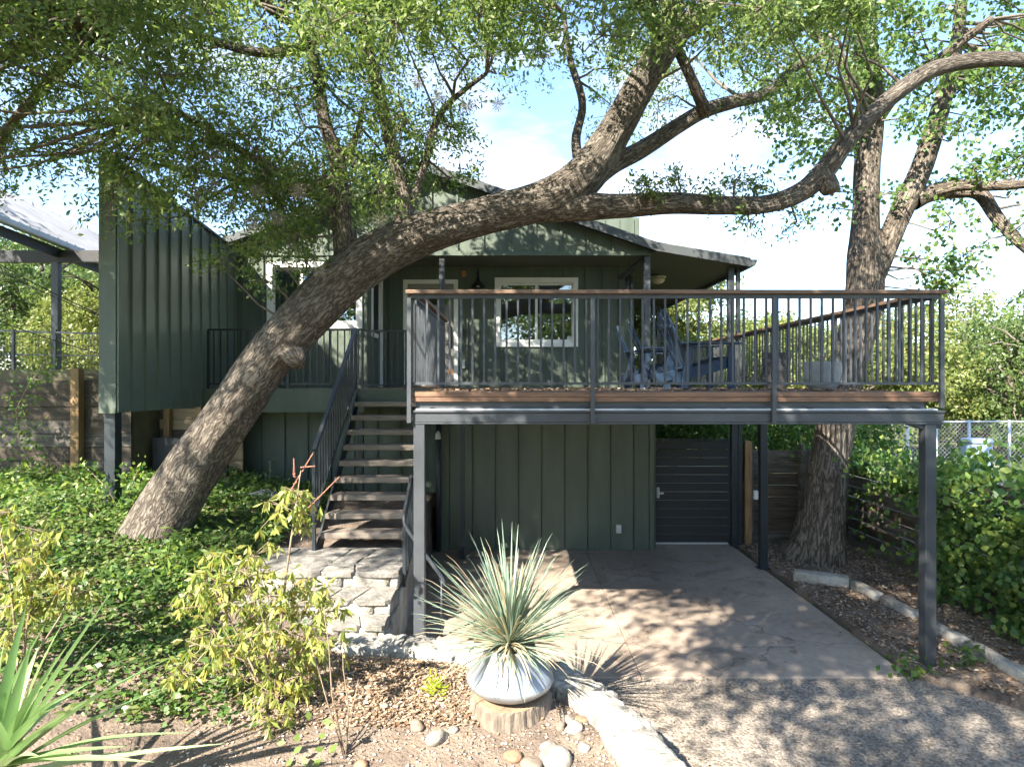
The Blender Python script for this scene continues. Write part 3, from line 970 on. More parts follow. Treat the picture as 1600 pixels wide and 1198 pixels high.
me4 = MB().box(-4.95, DX0 - 0.005, 0, 0.136, 0, 0.036).mesh('deck_board')
copies('deck_board', me4, DECKW, deck, [(0, 9.9 + 0.14 * k, ZD - 0.037) for k in range(8)])
me5 = MB().box(-2.55, DX0 - 0.005, 0, 0.136, 0, 0.036).mesh('deck_board')
copies('deck_board', me5, DECKW, deck, [(0, 11.02 + 0.14 * k, ZD - 0.036) for k in range(7)])
# edge boards (two stacked)
MB().box(DX0 - 0.01, DX1 + 0.01, YF, YF + 0.033, ZD - 0.046, ZD - 0.002).build('edge_board', REDWOOD, deck, bevel=0.003)
MB().box(DX0, DX1, YF + 0.006, YF + 0.039, ZD - 0.092, ZD - 0.048).build('edge_board', REDWOOD, deck, bevel=0.003)
MB().box(DX1 - 0.023, DX1 + 0.01, YF + 0.04, 17.0, ZD - 0.09, ZD - 0.038).build('edge_board', REDWOOD, deck)
MB().box(DX0 - 0.01, DX0 + 0.022, YF + 0.04, 9.19, ZD - 0.09, ZD - 0.038).build('edge_board', REDWOOD, deck)
# rim joist and steel channel
MB().box(DX0 + 0.02, DX1 - 0.12, YF + 0.05, YF + 0.10, 2.475, ZD - 0.093).build('rim_joist', STEEL, deck)
ch = MB()
ch.box(DX0 - 0.005, DX1 + 0.04, YF - 0.012, YF + 0.14, 2.455, 2.474)
ch.box(DX0 + 0.002, DX1 + 0.035, YF + 0.03, YF + 0.05, 2.361, 2.4548)
ch.box(DX0 - 0.005, DX1 + 0.04, YF + 0.0, YF + 0.14, 2.345, 2.3605)
ch.build('steel_beam', STEEL, deck, bevel=0.002)
MB().box(DX0 + 0.03, DX1 - 0.03, YF - 0.006, YF + 0.045, 2.4745, 2.492).build('flange_plate', GALVLIT, deck, bevel=0.002)  # bright strip: light on the beam's top flange, put into its colour
MB().box(DX0 + 0.0025, DX1 + 0.034, YF + 0.004, YF + 0.0295, 2.365, 2.448).build('beam_face', STEEL, deck)
MB().prism([(DX1 - 0.15, 2.30), (DX1 + 0.02, 2.30), (DX1 + 0.035, 2.3445), (DX1 - 0.30, 2.3445)], YF + 0.03, YF + 0.12).build('bracket', DARKSTEEL, deck)
for k, px in enumerate((676, 855, 918, 1002, 1078, 1130, 1266, 1392, 1432)):
    x = P(px, 640, YF).x
    MB().box(x - 0.025, x + 0.025, YF - 0.011, YF + 0.02, 2.4925, 2.506).build('bolt_clip', DARKSTEEL, deck)
for x in (DX0 + 0.02, 0.72, 2.4, DX1 - 0.09):
    MB().box(x, x + 0.05, YF + 0.142, YW - 0.05 if x < 3 else 17, 2.42, ZD - 0.093).build('side_beam', DARKSTEEL, deck)
for k in range(14):
    y = YF + 0.5 + 0.42 * k
    MB().box(DX0 + 0.071, 0.7195, y, y + 0.04, 2.45, ZD - 0.045).build('joist', DARKSTEEL, deck)
    MB().box(0.771, 2.3995, y, y + 0.04, 2.45, ZD - 0.045).build('joist', DARKSTEEL, deck)
    MB().box(2.451, DX1 - 0.0905, y, y + 0.04, 2.45, ZD - 0.045).build('joist', DARKSTEEL, deck)
for (px, D, w_) in ((656, YF + 0.06, 0.105), (1449, YF + 0.06, 0.105), (1192, 9.06, 0.105)):
    x = (px - 800) * D / F
    zt = 2.344 if D < 7 else 2.419
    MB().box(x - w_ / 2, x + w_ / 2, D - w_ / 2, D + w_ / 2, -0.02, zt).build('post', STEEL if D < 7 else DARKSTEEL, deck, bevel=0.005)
    MB().box(x - w_ / 2 - 0.03, x + w_ / 2 + 0.03, D - w_ / 2 - 0.03, D + w_ / 2 + 0.03, 0.0125, 0.024).build('base_plate', DARKSTEEL, deck)
MB().box(-0.80, -0.74, 9.5, 9.56, -0.02, 2.419).build('post', DARKSTEEL, deck)
# balcony edge left of the stair
MB().box(-4.95, -2.37, 9.85, 9.895, 2.27, ZD - 0.002).build('fascia_board', SIDING, deck)
MB().box(-2.355, DX0, 9.155, 9.195, 2.42, ZD - 0.002).build('fascia_board', SIDING, deck)
for x in (-4.7, -2.5):
    MB().box(x, x + 0.09, 9.92, 10.01, 0.6, 2.6).build('post', DARKSTEEL, deck)
o = MB().box(P(1185, 770, 9.0).x - 0.06, P(1185, 770, 9.0).x, 8.99, 9.06, 1.03, 1.16).build('outlet_box', LTGREY, bevel=0.01)
tag(o, 'pale grey outlet box on the side of the slim deck post near the gate', 'outlet')

# railings ---------------------------------------------------------
BAL = MB().box(-0.0095, 0.0095, -0.0095, 0.0095, 0, 1).mesh('baluster')
BAL.materials.append(STEEL)
BALD = BAL.copy()
BALD.materials.clear()
BALD.materials.append(DARKSTEEL)


def baluster_row(parent, a, b, z0, z1, n, me=BAL, skip=()):
    """n balusters between a and b; z0/z1 are (start, end) heights"""
    for k in range(n):
        t = (k + 0.5) / n
        if k in skip:
            continue
        x, y = a[0] + (b[0] - a[0]) * t, a[1] + (b[1] - a[1]) * t
        p, q = z0[0] + (z0[1] - z0[0]) * t, z1[0] + (z1[1] - z1[0]) * t
        o = bpy.data.objects.new('baluster', me)
        link(o, parent, Vector((x, y, p)))
        o.scale = (1, 1, q - p)


rail = empty('deck_railing', (1.5, YF, ZD), 'grey steel railing with flat wooden handrail round the raised deck', 'railing')
yr = YF + 0.02
MB().box(DX0 - 0.06, DX1 + 0.05, yr - 0.07, yr + 0.07, 3.575, 3.612).build('handrail', DECKW, rail, bevel=0.005)
MB().box(DX1 - 0.07, DX1 + 0.05, yr + 0.071, 17.0, 3.575, 3.612).build('handrail', DECKW, rail, bevel=0.005)
MB().box(DX0 - 0.06, DX0 + 0.06, yr + 0.071, 8.5, 3.575, 3.612).build('handrail', DECKW, rail, bevel=0.005)
MB().box(DX0 - 0.02, DX1 + 0.01, yr - 0.02, yr + 0.02, 3.537, 3.574).build('top_rail', STEEL, rail)
MB().box(DX0 - 0.02, DX1 + 0.01, yr - 0.015, yr + 0.015, 2.718, 2.743).build('bottom_rail', STEEL, rail)
xr = DX1 - 0.01
MB().box(xr - 0.02, xr + 0.0195, yr + 0.021, 17.0, 3.537, 3.574).build('top_rail', STEEL, rail)
MB().box(xr - 0.015, xr + 0.015, yr + 0.021, 17.0, 2.718, 2.743).build('bottom_rail', STEEL, rail)
xl = DX0
MB().box(xl - 0.0195, xl + 0.02, yr + 0.021, 8.5, 3.537, 3.574).build('top_rail', STEEL, rail)
MB().box(xl - 0.015, xl + 0.015, yr + 0.021, 8.5, 2.718, 2.743).build('bottom_rail', STEEL, rail)
fposts = [-0.97, 0.76, 2.47, 4.05]
for x in fposts:
    MB().box(x - 0.019, x + 0.019, YF - 0.042, YF - 0.0125, 2.36 if x != 4.05 else 2.5, 3.536).build('post', STEEL, rail)
for a, b in zip(fposts[:-1], fposts[1:]):
    nb_ = round((b - a) / 0.107)
    baluster_row(rail, (a, yr), (b, yr), (2.743, 2.743), (3.537, 3.537), nb_)
baluster_row(rail, (xr, yr + 0.05), (xr, 16.9), (2.743, 2.743), (3.537, 3.537), 102)
baluster_row(rail, (xl, yr + 0.05), (xl, 8.45), (2.743, 2.743), (3.537, 3.537), 24)
for y in (7.8, 9.9, 12.2, 14.4, 16.9):
    MB().box(xr + 0.02, xr + 0.058, y - 0.02, y + 0.02, 2.45, 3.57).build('post', STEEL, rail)
MB().box(xl - 0.058, xl - 0.02, 8.44, 8.48, 2.45, 3.57).build('post', STEEL, rail)
# balcony railing, dark
br = empty('balcony_railing', (-3.4, 9.9, ZD), 'dark steel railing along the balcony left of and behind the stair top', 'railing')
zt = 2.73 + 0.88
MB().box(-4.9, -2.42, 9.88, 9.92, zt - 0.03, zt).build('top_rail', DARKSTEEL, br)
MB().box(-4.9, -2.42, 9.885, 9.915, 2.71, 2.735).build('bottom_rail', DARKSTEEL, br)
MB().box(-2.38, -1.70, 9.885, 9.915, zt - 0.05, zt - 0.02).build('top_rail', DARKSTEEL, br)
MB().box(-2.38, -1.70, 9.885, 9.915, 2.69, 2.715).build('bottom_rail', DARKSTEEL, br)
for x in (-4.88, -3.6, -2.40, -1.70):
    MB().box(x - 0.018, x + 0.018, 9.862, 9.879, 2.3 if x < -2 else 2.66, zt - 0.031).build('post', DARKSTEEL, br)
baluster_row(br, (-4.86, 9.9), (-2.42, 9.9), (2.735, 2.735), (zt - 0.03, zt - 0.03), 22, BALD)
baluster_row(br, (-2.38, 9.9), (-1.70, 9.9), (2.715, 2.715), (zt - 0.05, zt - 0.05), 7, BALD)

# ------------------------------------------------------------------ stair
st = empty('deck_stair', (-1.8, 7.4, 0.75), 'open stair of weathered wooden treads on steel stringers climbing to the deck', 'stair')
SX0, SX1 = -2.30, -1.26
NT = 9
tm = MB().box(SX0, SX1, 0, 0.27, -0.07, 0).mesh('tread')
tms = copies('tread', tm, TREADW, st, [(0, 9.2 - 0.2 * k - 0.04, ZD - 0.19 * k) for k in range(1, NT + 1)])
for o in tms:
    md = o.modifiers.new('bevel', 'BEVEL')
    md.width = 0.01
    md.segments = 2


def sz(y):
    return ZD - 0.95 * (9.2 - y)


for x in (SX0 - 0.012, SX1 + 0.012):
    MB().prism([(7.30, sz(7.3) - 0.28), (7.30, sz(7.3) - 0.02), (9.19, sz(9.19) - 0.02), (9.19, sz(9.19) - 0.28)], x - 0.0115, x + 0.0115, 'x').build('stringer', DARKSTEEL, st)
srl = empty('stair_railing', (SX0 - 0.03, 7.3, 0.75), 'slanting dark steel railing on the left side of the wooden stair', 'railing')
rx = SX0 - 0.045
pa, pb = Vector((rx, 7.28, 1.93)), Vector((rx, 9.22, 3.55))
MB().bar(pa, pb, 0.045, 0.04).build('handrail', STEEL, srl)
MB().bar(pa + Vector((0, 0, -0.80)), pb + Vector((0, 0, -0.82)), 0.025, 0.025).build('bottom_rail', DARKSTEEL, srl)
MB().box(rx - 0.02, rx + 0.02, 7.26, 7.30, 0.70, 1.93).build('post', DARKSTEEL, srl)
MB().box(rx - 0.02, rx + 0.02, 9.20, 9.24, 2.4, 3.56).build('post', DARKSTEEL, srl)
baluster_row(srl, (rx, 7.32), (rx, 9.2), (1.165, 2.71), (1.95, 3.53), 17, BALD)
# lower hand rail beside the stone steps
lr = empty('lower_handrail', (-1.16, 6.6, 0.5), 'bent blue grey pipe handrail dropping to the drive beside the stone steps', 'railing')
A = [Vector((-1.19, 7.28, 1.63)), Vector((-1.17, 6.66, 1.30)), Vector((-1.155, 6.60, 1.23)), Vector((-1.13, 6.60, 1.17)), Vector((-0.76, 6.60, 0.66)), Vector((-0.735, 6.60, 0.61)), Vector((-0.73, 6.60, 0.55))]
MB().tube(A, 0.022, 12).build('handrail', STEEL, lr, True)
MB().tube([(-0.755, 6.6, 0.62), (-0.755, 6.6, 0.012)], 0.016, 10).build('post', DARKSTEEL, lr, True)
MB().box(-1.19, -1.15, 7.24, 7.28, 0.70, 1.61).build('post', DARKSTEEL, lr)
MB().box(-1.175, -1.14, 6.58, 6.615, 0.55, 1.20).build('post', DARKSTEEL, lr)
MB().bar((-1.165, 7.24, 0.86), (-1.158, 6.62, 0.56), 0.02, 0.025).build('bottom_rail', DARKSTEEL, lr)
baluster_row(lr, (-1.165, 7.24), (-1.158, 6.64), (0.86, 0.57), (1.59, 1.28), 6, BALD)

# ------------------------------------------------------------------ stone steps
ss = empty('stone_steps', (-1.9, 6.3, 0.3), 'cream limestone block steps with flagstone treads below the wooden stair', 'steps')
sx0, sx1 = -2.88, -1.19
STEPS = [(6.46, 7.45, 0.75, 0.60), (6.05, 6.46, 0.60, 0.47), (5.77, 6.05, 0.47, 0.30)]     # y0, y1, top, foot
core = MB()
for (y0, y1, zt, zb) in STEPS:
    core.box(sx0 + (0.03 if zt > .7 else 0.12), sx1 - 0.012, y0 + 0.025, y1 + 0.024, -0.1, zt - 0.016)
core.build('mortar_core', MORTAR, ss)


def rough_block(name, x0, x1, y0, y1, z0, z1, mat, parent, j=0.012, seed=0, sub=3):
    """a hewn stone: subdivided box with uneven faces and worn edges"""
    r = random.Random(seed)
    bm = bmesh.new()
    bmesh.ops.create_cube(bm, size=1.0)
    bmesh.ops.subdivide_edges(bm, edges=bm.edges[:], cuts=sub, use_grid_fill=True)
    for v in bm.verts:
        c = v.co
        k = sum(1 for q in c if abs(q) > 0.49)
        sx, sy, sz_ = x1 - x0, y1 - y0, z1 - z0
        v.co = Vector(((x0 + x1) / 2 + c.x * sx, (y0 + y1) / 2 + c.y * sy, (z0 + z1) / 2 + c.z * sz_))
        if k >= 2:
            ctr = Vector(((x0 + x1) / 2, (y0 + y1) / 2, (z0 + z1) / 2))
            v.co += (ctr - v.co).normalized() * j * (0.6 + 0.6 * (k - 1))
        v.co += Vector((r.uniform(-1, 1), r.uniform(-1, 1), r.uniform(-1, 1))) * j * 0.6
    me = bpy.data.meshes.new(name)
    bm.to_mesh(me)
    bm.free()
    me.polygons.foreach_set('use_smooth', [True] * len(me.polygons))
    me.materials.append(mat)
    o = bpy.data.objects.new(name, me)
    link(o, parent)
    return o


ris = [[468, 535, 609, 634], [440, 478, 526, 584, 634], [470, 530, 590, 636]]
for s, (y0, y1, zt, zb) in enumerate(STEPS):
    xs = [(q - 800) * y0 / F for q in ris[s]]
    xs[-1] = sx1
    xs[0] = sx0 + 0.08 * s
    for k in range(len(xs) - 1):
        rough_block('riser_stone', xs[k] + 0.008, xs[k + 1] - 0.008, y0, y0 + 0.22, zb - 0.03, zt - 0.042, STONE, ss, 0.007, 50 + 7 * s + k)
rough_block('side_stone', sx1 - 0.02, sx1 + 0.02, 6.05, 6.44, -0.05, 0.42, STONE, ss, 0.008, 71)
rough_block('side_stone', sx1 - 0.02, sx1 + 0.02, 6.47, 6.9, -0.05, 0.55, STONE, ss, 0.008, 72)
rough_block('side_stone', sx1 - 0.02, sx1 + 0.02, 5.80, 6.03, -0.05, 0.38, STONE, ss, 0.008, 73)


def flag(name, poly, zt, th, parent, mat, seed):
    """irregular flat stone with a rounded, uneven rim"""
    r = random.Random(seed)
    n = len(poly)
    cx, cy = sum(p[0] for p in poly) / n, sum(p[1] for p in poly) / n
    rim = []
    for k in range(n):
        a, b = poly[k], poly[(k + 1) % n]
        for t in (0.12, 0.5, 0.88):
            x, y = a[0] + (b[0] - a[0]) * t, a[1] + (b[1] - a[1]) * t
            rim.append((x + r.uniform(-.008, .008), y + r.uniform(-.008, .008)))
    m = MB()
    i = 0
    layers = [(0.0, -th), (0.0, -0.007), (0.03, 0.0)]
    for (ins, dz) in layers:
        for (x, y) in rim:
            m.v.append((x + (cx - x) * ins, y + (cy - y) * ins, zt + dz + r.uniform(-.003, .003)))
    nn = len(rim)
    m.v.append((cx, cy, zt + 0.003))
    for l in range(2):
        for k in range(nn):
            q = (k + 1) % nn
            m.f.append((l * nn + k, l * nn + q, (l + 1) * nn + q, (l + 1) * nn + k))
    for k in range(nn):
        m.f.append((2 * nn + k, 2 * nn + (k + 1) % nn, 3 * nn))
    return m.build(name, mat, parent, False)


def flags_fill(x0, x1, y0, y1, nx, ny, zt, parent, seed, gap=0.006, lip=0.0):
    r = random.Random(seed)
    gx = [[x0 + (x1 - x0) * i / nx + (r.uniform(-.3, .3) * (x1 - x0) / nx if 0 < i < nx else 0) for i in range(nx + 1)] for j in range(ny + 1)]
    gy = [[y0 + (y1 - y0) * j / ny + (r.uniform(-.22, .22) * (y1 - y0) / ny if 0 < j < ny else (-lip * r.random() if j == 0 else 0)) for i in range(nx + 1)] for j in range(ny + 1)]
    for j in range(ny):
        for i in range(nx):
            q = [(gx[j][i], gy[j][i]), (gx[j][i + 1], gy[j][i + 1]), (gx[j + 1][i + 1], gy[j + 1][i + 1]), (gx[j + 1][i], gy[j + 1][i])]
            cx, cy = sum(p[0] for p in q) / 4, sum(p[1] for p in q) / 4
            q = [(p[0] + (gap if p[0] < cx else -gap), p[1] + (gap if p[1] < cy else -gap)) for p in q]
            flag('flagstone', q, zt + r.uniform(-.006, .004), 0.05, parent, FLAG, seed * 31 + j * 7 + i)


flags_fill(sx0, sx1, 6.44, 7.42, 4, 3, 0.75, ss, 3, lip=0.03)
flags_fill(sx0 + 0.1, sx1, 6.03, 6.45, 5, 1, 0.60, ss, 4, lip=0.03)
flags_fill(sx0 + 0.2, sx1, 5.75, 6.04, 5, 1, 0.47, ss, 5, lip=0.03)

# ------------------------------------------------------------------ curb of big stones round the bed
CURB = [(-1.60, 5.66, -0.99, 5.60, 'long cream curb stone in front of the bottom stone step'),
        (-0.97, 5.60, -0.36, 5.47, 'sunlit cream curb stone beside the left deck post'),
        (-0.34, 5.46, 0.26, 5.12, 'curb stone half hidden behind the zinc planter'),
        (0.28, 5.10, 0.62, 4.68, 'pitted grey curb stone just right of the zinc planter'),
        (0.63, 4.66, 0.83, 4.16, 'large pitted curb stone bending toward the drive'),
        (0.84, 4.14, 1.00, 3.45, 'nearest curb stone at the bottom edge between bed and drive')]


def curb_stone(k, xa, ya, xb, yb, label):
    r = random.Random(200 + k)
    L_ = math.hypot(xb - xa, yb - ya)
    d = Vector(((xb - xa) / L_, (yb - ya) / L_, 0))
    s = Vector((-d.y, d.x, 0))
    nl, prof = 22, [(-0.16, -0.05), (-0.17, 0.16), (-0.17, 0.30), (-0.155, 0.365), (-0.12, 0.385), (-0.04, 0.392), (0.05, 0.395), (0.12, 0.385), (0.155, 0.36), (0.17, 0.28), (0.165, 0.12), (0.155, -0.05)]
    m = MB()
    ph = r.uniform(0, 6)
    for i in range(nl + 1):
        t = i / nl
        e = 0.985 if i in (0, nl) else 1
        for (q, z) in prof:
            jz = 0.012 * math.sin(7 * t + ph + q * 9) + 0.008 * math.sin(23 * t + q * 31 + ph) + r.uniform(-.006, .006)
            p = Vector((xa, ya, 0)) + d * (L_ * t) + s * (q * e * (1.05 + 0.12 * math.sin(5 * t + ph)) + r.uniform(-.007, .007))
            m.v.append((p.x, p.y, z * (e if z > 0 else 1) + jz))
    c = len(prof)
    for i in range(nl):
        for j in range(c - 1):
            m.f.append((i * c + j, i * c + j + 1, (i + 1) * c + j + 1, (i + 1) * c + j))
    m.f.append(tuple(reversed(range(c))))
    m.f.append(tuple(range(nl * c, nl * c + c)))
    o = m.build('curb_stone', CURBST, None, False)
    tag(o, label, 'stone', 'stones edging the planting bed')


for k, c in enumerate(CURB):
    curb_stone(k, *c)

# ------------------------------------------------------------------ gate and fences
gate = empty('garden_gate', (3.0, 10.3, 0), 'black horizontal board gate with thin gaps under the deck', 'gate')
GX0, GX1 = 2.40, 3.65
for k in range(12):
    z = 0.075 + 0.142 * k
    MB().box(GX0, GX1, 10.28, 10.30, z, z + 0.134 - 0.002 * (k % 3)).build('board', BLACKW, gate)
MB().box(GX0 - 0.01, GX0 + 0.02, 10.301, 10.34, 0.05, 1.79).build('frame_stile', LTGREY, gate)
MB().box(GX1 - 0.03, GX1, 10.301, 10.34, 0.05, 1.79).build('frame_stile', DARKSTEEL, gate)
MB().box(GX0 + 0.021, GX1 - 0.031, 10.301, 10.34, 0.04, 0.07).build('frame_rail', LTGREY, gate)
MB().box(GX0 + 0.021, GX1 - 0.031, 10.301, 10.34, 1.782, 1.80).build('frame_rail', DARKSTEEL, gate)
MB().box(GX0 + 0.01, GX0 + 0.06, 10.24, 10.279, 0.82, 1.0).build('latch', LTGREY, gate, bevel=0.006)
MB().bar((GX0 + 0.06, 10.25, 0.90), (GX0 + 0.13, 10.25, 0.90), 0.02, 0.03).build('latch_bolt', LTGREY, gate)
gp_ = empty('gate_post', (3.75, 10.3, 0), 'pair of dark steel posts at the right side of the black gate', 'post')
MB().box(3.67, 3.77, 10.25, 10.35, -0.02, 2.41).build('post', DARKSTEEL, gp_, bevel=0.004)
MB().box(3.785, 3.85, 10.27, 10.34, -0.02, 2.41).build('post', DARKSTEEL, gp_, bevel=0.004)
MB().box(LWX1 + 0.003, GX0 - 0.012, 10.2, 10.3, 0.0, 2.4).build('jamb', SIDING, gate)


def plank_fence(name, a, b, z0, z1, ph, mat, label, posts, pmat, seed, th=0.03, gap=0.008, pside=1, psz=0.10):
    """horizontal planks between a and b (ground points), split at the posts (fractions along the run)"""
    r = random.Random(seed)
    a, b = Vector((a[0], a[1], 0)), Vector((b[0], b[1], 0))
    d = (b - a)
    L_ = d.length
    d.normalize()
    s = Vector((d.y, -d.x, 0)) * pside
    f = empty(name, a + Vector((0, 0, z0)), label, 'fence', None)
    cuts = sorted({0.0, 1.0, *posts})
    n = int((z1 - z0) / (ph + gap))
    for c0, c1 in zip(cuts[:-1], cuts[1:]):
        for k in range(n):
            z = z0 + (ph + gap) * k + ph / 2
            o1, o2 = r.uniform(-.012, .012), r.uniform(-.012, .012)
            q = r.uniform(-.008, .008)
            p1 = a + d * (L_ * c0 + 0.004) + s * q + Vector((0, 0, z + o1 * 0.3))
            p2 = a + d * (L_ * c1 - 0.004) + s * q + Vector((0, 0, z + o2 * 0.3))
            MB().bar(p1, p2, th, ph).build('plank', mat[r.randrange(len(mat))] if isinstance(mat, list) else mat, f)
    for t in posts:
        p = a + d * (L_ * t) + s * (th / 2 + psz / 2 + 0.012)
        MB().bar(p + Vector((0, 0, z0 - 0.15)), p + Vector((0, 0, z1 + 0.03)), psz, psz, (d.x, d.y, 0)).build('post', pmat, f, bevel=0.006)
    return f


plank_fence('plank_fence', (3.90, 10.45), (5.72, 10.45), 0.02, 1.68, 0.19, [FENCEW, FENCEW, FENCEB], 'grey weathered plank fence between the gate and the big tree', (0.06, 0.55), FENCEW, 1, pside=1)
plank_fence('plank_fence', (5.74, 10.9), (5.74, 3.2), 0.12, 1.62, 0.165, [FENCEB, FENCEB, FENCEW], 'brown plank fence along the right side behind the climbing vine', (0.02, 0.31, 0.62, 0.93), FENCEW, 2, pside=1, gap=0.014)
MB().box(3.91, 4.02, 10.30, 10.40, -0.05, 1.76).build('treated_post', POSTW, bpy.data.objects['plank_fence'])
plank_fence('retaining_fence', (-9.6, 9.55), (-5.95, 9.62), 0.9, 2.93, 0.20, [FENCEW, FENCEB, FENCEB], 'tall dark plank retaining fence below the neighbouring carport', (0.25, 0.785), POSTW, 3, pside=1, gap=0.010, psz=0.13)
plank_fence('retaining_fence', (-5.93, 10.35), (-4.55, 10.4), 0.9, 2.36, 0.17, [SUNLITW, SUNLITW, FENCEB], 'tan plank fence seen under the green screen wall', (0.12, 0.5), POSTW, 4, pside=1, gap=0.006)
MB().box(-5.85, -4.98, 10.0, 10.03, 1.0, 1.85).build('black_panel', BLACKW, bpy.data.objects['retaining_fence.001'])

# wire fence on top of the retaining wall
wf = empty('wire_fence', (-7.5, 9.85, 2.95), 'low dark wire mesh fence on top of the left plank wall', 'fence')
for x in (-9.3, -8.0, -7.33, -6.55, -5.8):
    MB().box(x - 0.02, x + 0.02, 9.84, 9.88, 2.94, 3.60).build('post', DARKSTEEL, wf)
MB().bar((-9.4, 9.86, 3.61), (-5.7, 9.86, 3.50), 0.03, 0.03).build('top_rail', DARKSTEEL, wf)
MB().bar((-9.4, 9.86, 3.22), (-5.7, 9.86, 3.15), 0.02, 0.02).build('mid_rail', DARKSTEEL, wf)
m = MB()
for k in range(74):
    x = -9.4 + 0.05 * k
    m.bar((x, 9.86, 2.96), (x, 9.86, 3.50), 0.004, 0.004)
for k in range(11):
    z = 2.98 + 0.05 * k
    m.bar((-9.4, 9.866, z), (-5.7, 9.866, z), 0.004, 0.004)
m.build('wire_mesh', DARKSTEEL, wf)['kind'] = 'stuff'

# chain link fence on the right, far
cf = empty('chain_link_fence', (10, 16, 0), 'pale galvanised chain link fence beyond the vine covered fence', 'fence')
for x in (8.75, 10.3, 11.05, 11.9, 12.95, 14.6):
    MB().tube([(x, 16, -0.03), (x, 16, 1.78)], 0.035, 10).build('post', CHAINM, cf, True)
MB().tube([(8.75, 16, 1.72), (12.95, 16, 1.74), (16.5, 16, 1.72)], 0.025, 8).build('top_rail', CHAINM, cf, True)
MB().tube([(8.75, 16.03, 1.22), (16.5, 16.03, 1.2)], 0.012, 6).build('tension_wire', DARKSTEEL, cf, True)
m = MB()
for k in range(86):
    x = 7.2 + 0.11 * k
    for sgn in (1, -1):
        xa, xb = (x, x + 1.65) if sgn > 0 else (x + 1.65, x)
        za, zb = 0.05, 1.70
        if xa < 8.78:
            za, xa = za + (8.78 - xa), 8.78
        if xb < 8.78:
            zb, xb = zb - (8.78 - xb), 8.78
        if zb - za > 0.05:
            m.bar((xa, 16.0 + 0.004 * sgn, za), (xb, 16.0 + 0.004 * sgn, zb), 0.006, 0.006)
m.build('wire_mesh', CHAINM, cf)['kind'] = 'stuff'
bl = empty('water_barrel', (P(1526, 690, 14).x, 14, 0), 'pale blue grey barrel behind the right vine hedge', 'barrel')
bx_ = P(1526, 690, 14).x
MB().lathe([(0.26, -0.03), (0.29, 0.1), (0.30, 0.7), (0.29, 1.38), (0.27, 1.40)], (bx_, 14, 0), 24).build('drum', BLUEP, bl, True)
MB().lathe([(0.31, 1.38), (0.31, 1.44), (0.28, 1.475), (0.0, 1.49)], (bx_, 14, 0), 24).build('lid', BLUEP, bl, True)
sh = empty('red_shed', (P(1590, 680, 22).x, 22, 0), 'low faded red shed beyond the chain link fence', 'shed')
MB().box(17.4, 20.5, 22, 24, -0.03, 1.2).build('wall', REDP, sh)
MB().prism([(17.2, 1.2), (20.7, 1.2), (20.7, 1.27), (19, 1.5), (17.2, 1.27)], 21.85, 24.15).build('roof', CORRUG, sh)
MB().box(18.2, 19.0, 21.97, 21.999, 0, 1.05).build('door', REDP, sh)

# neighbour's carport on the left
cp = empty('carport', (-7.5, 10, 2.95), 'neighbouring carport with corrugated metal roof on dark posts at the left', 'carport')
ex, ez = -7.39, 5.0
m = MB()
nc = 100
ridge = []
for k in range(nc + 1):
    y = 7.6 + 0.0975 * k
    dz = 0.03 * math.cos(k * math.pi)
    zz = ez + 0.02 - 0.07 * (y - 10.5)
    m.v += [(ex + 0.05, y, zz + dz), (ex - 1.9, y, zz + dz + 1.28)]
for k in range(nc):
    m.f.append((2 * k, 2 * k + 1, 2 * k + 3, 2 * k + 2))
m.build('roof_sheet', CORRUG, cp)
MB().bar((ex + 0.08, 7.6, ez + 0.16), (ex + 0.08, 17.3, ez + 0.16 - 0.68), 0.11, 0.10).build('gutter', GALVLIT, cp, bevel=0.02)
MB().bar((ex - 0.03, 7.6, ez + 0.03), (ex - 0.03, 17.3, ez + 0.03 - 0.68), 0.05, 0.15).build('eave_beam', BLACKW, cp)
MB().box(-12, -6.5, 10.02, 10.12, 4.71, 4.90).build('cross_beam', BLACKW, cp)
for (x, y) in ((-7.47, 10.07), (-11.5, 10.07), (-7.47, 14.5)):
    MB().box(x - 0.055, x + 0.055, y - 0.045, y + 0.045, 2.9, 4.708).build('post', DARKSTEEL, cp)
for (a, b) in (((-9.5, 9.3, 5.3), (-5.6, 10.7, 3.3)), ((-8.9, 9.0, 4.2), (-5.9, 10.5, 2.95)), ((-8.2, 9.4, 4.75), (-5.7, 10.6, 3.4))):
    pts = [Vector(a).lerp(Vector(b), t / 8) - Vector((0, 0, 0.12 * math.sin(math.pi * t / 8))) for t in range(9)]
    tag(MB().tube(pts, 0.008, 6).build('cable', BLACK, None, True), {5.3: 'highest thin black cable slanting past the carport post', 4.2: 'lowest thin black cable slanting down left of the screen wall', 4.75: 'middle thin black cable between two others by the carport'}[a[2]], 'cable', 'cables by the carport')

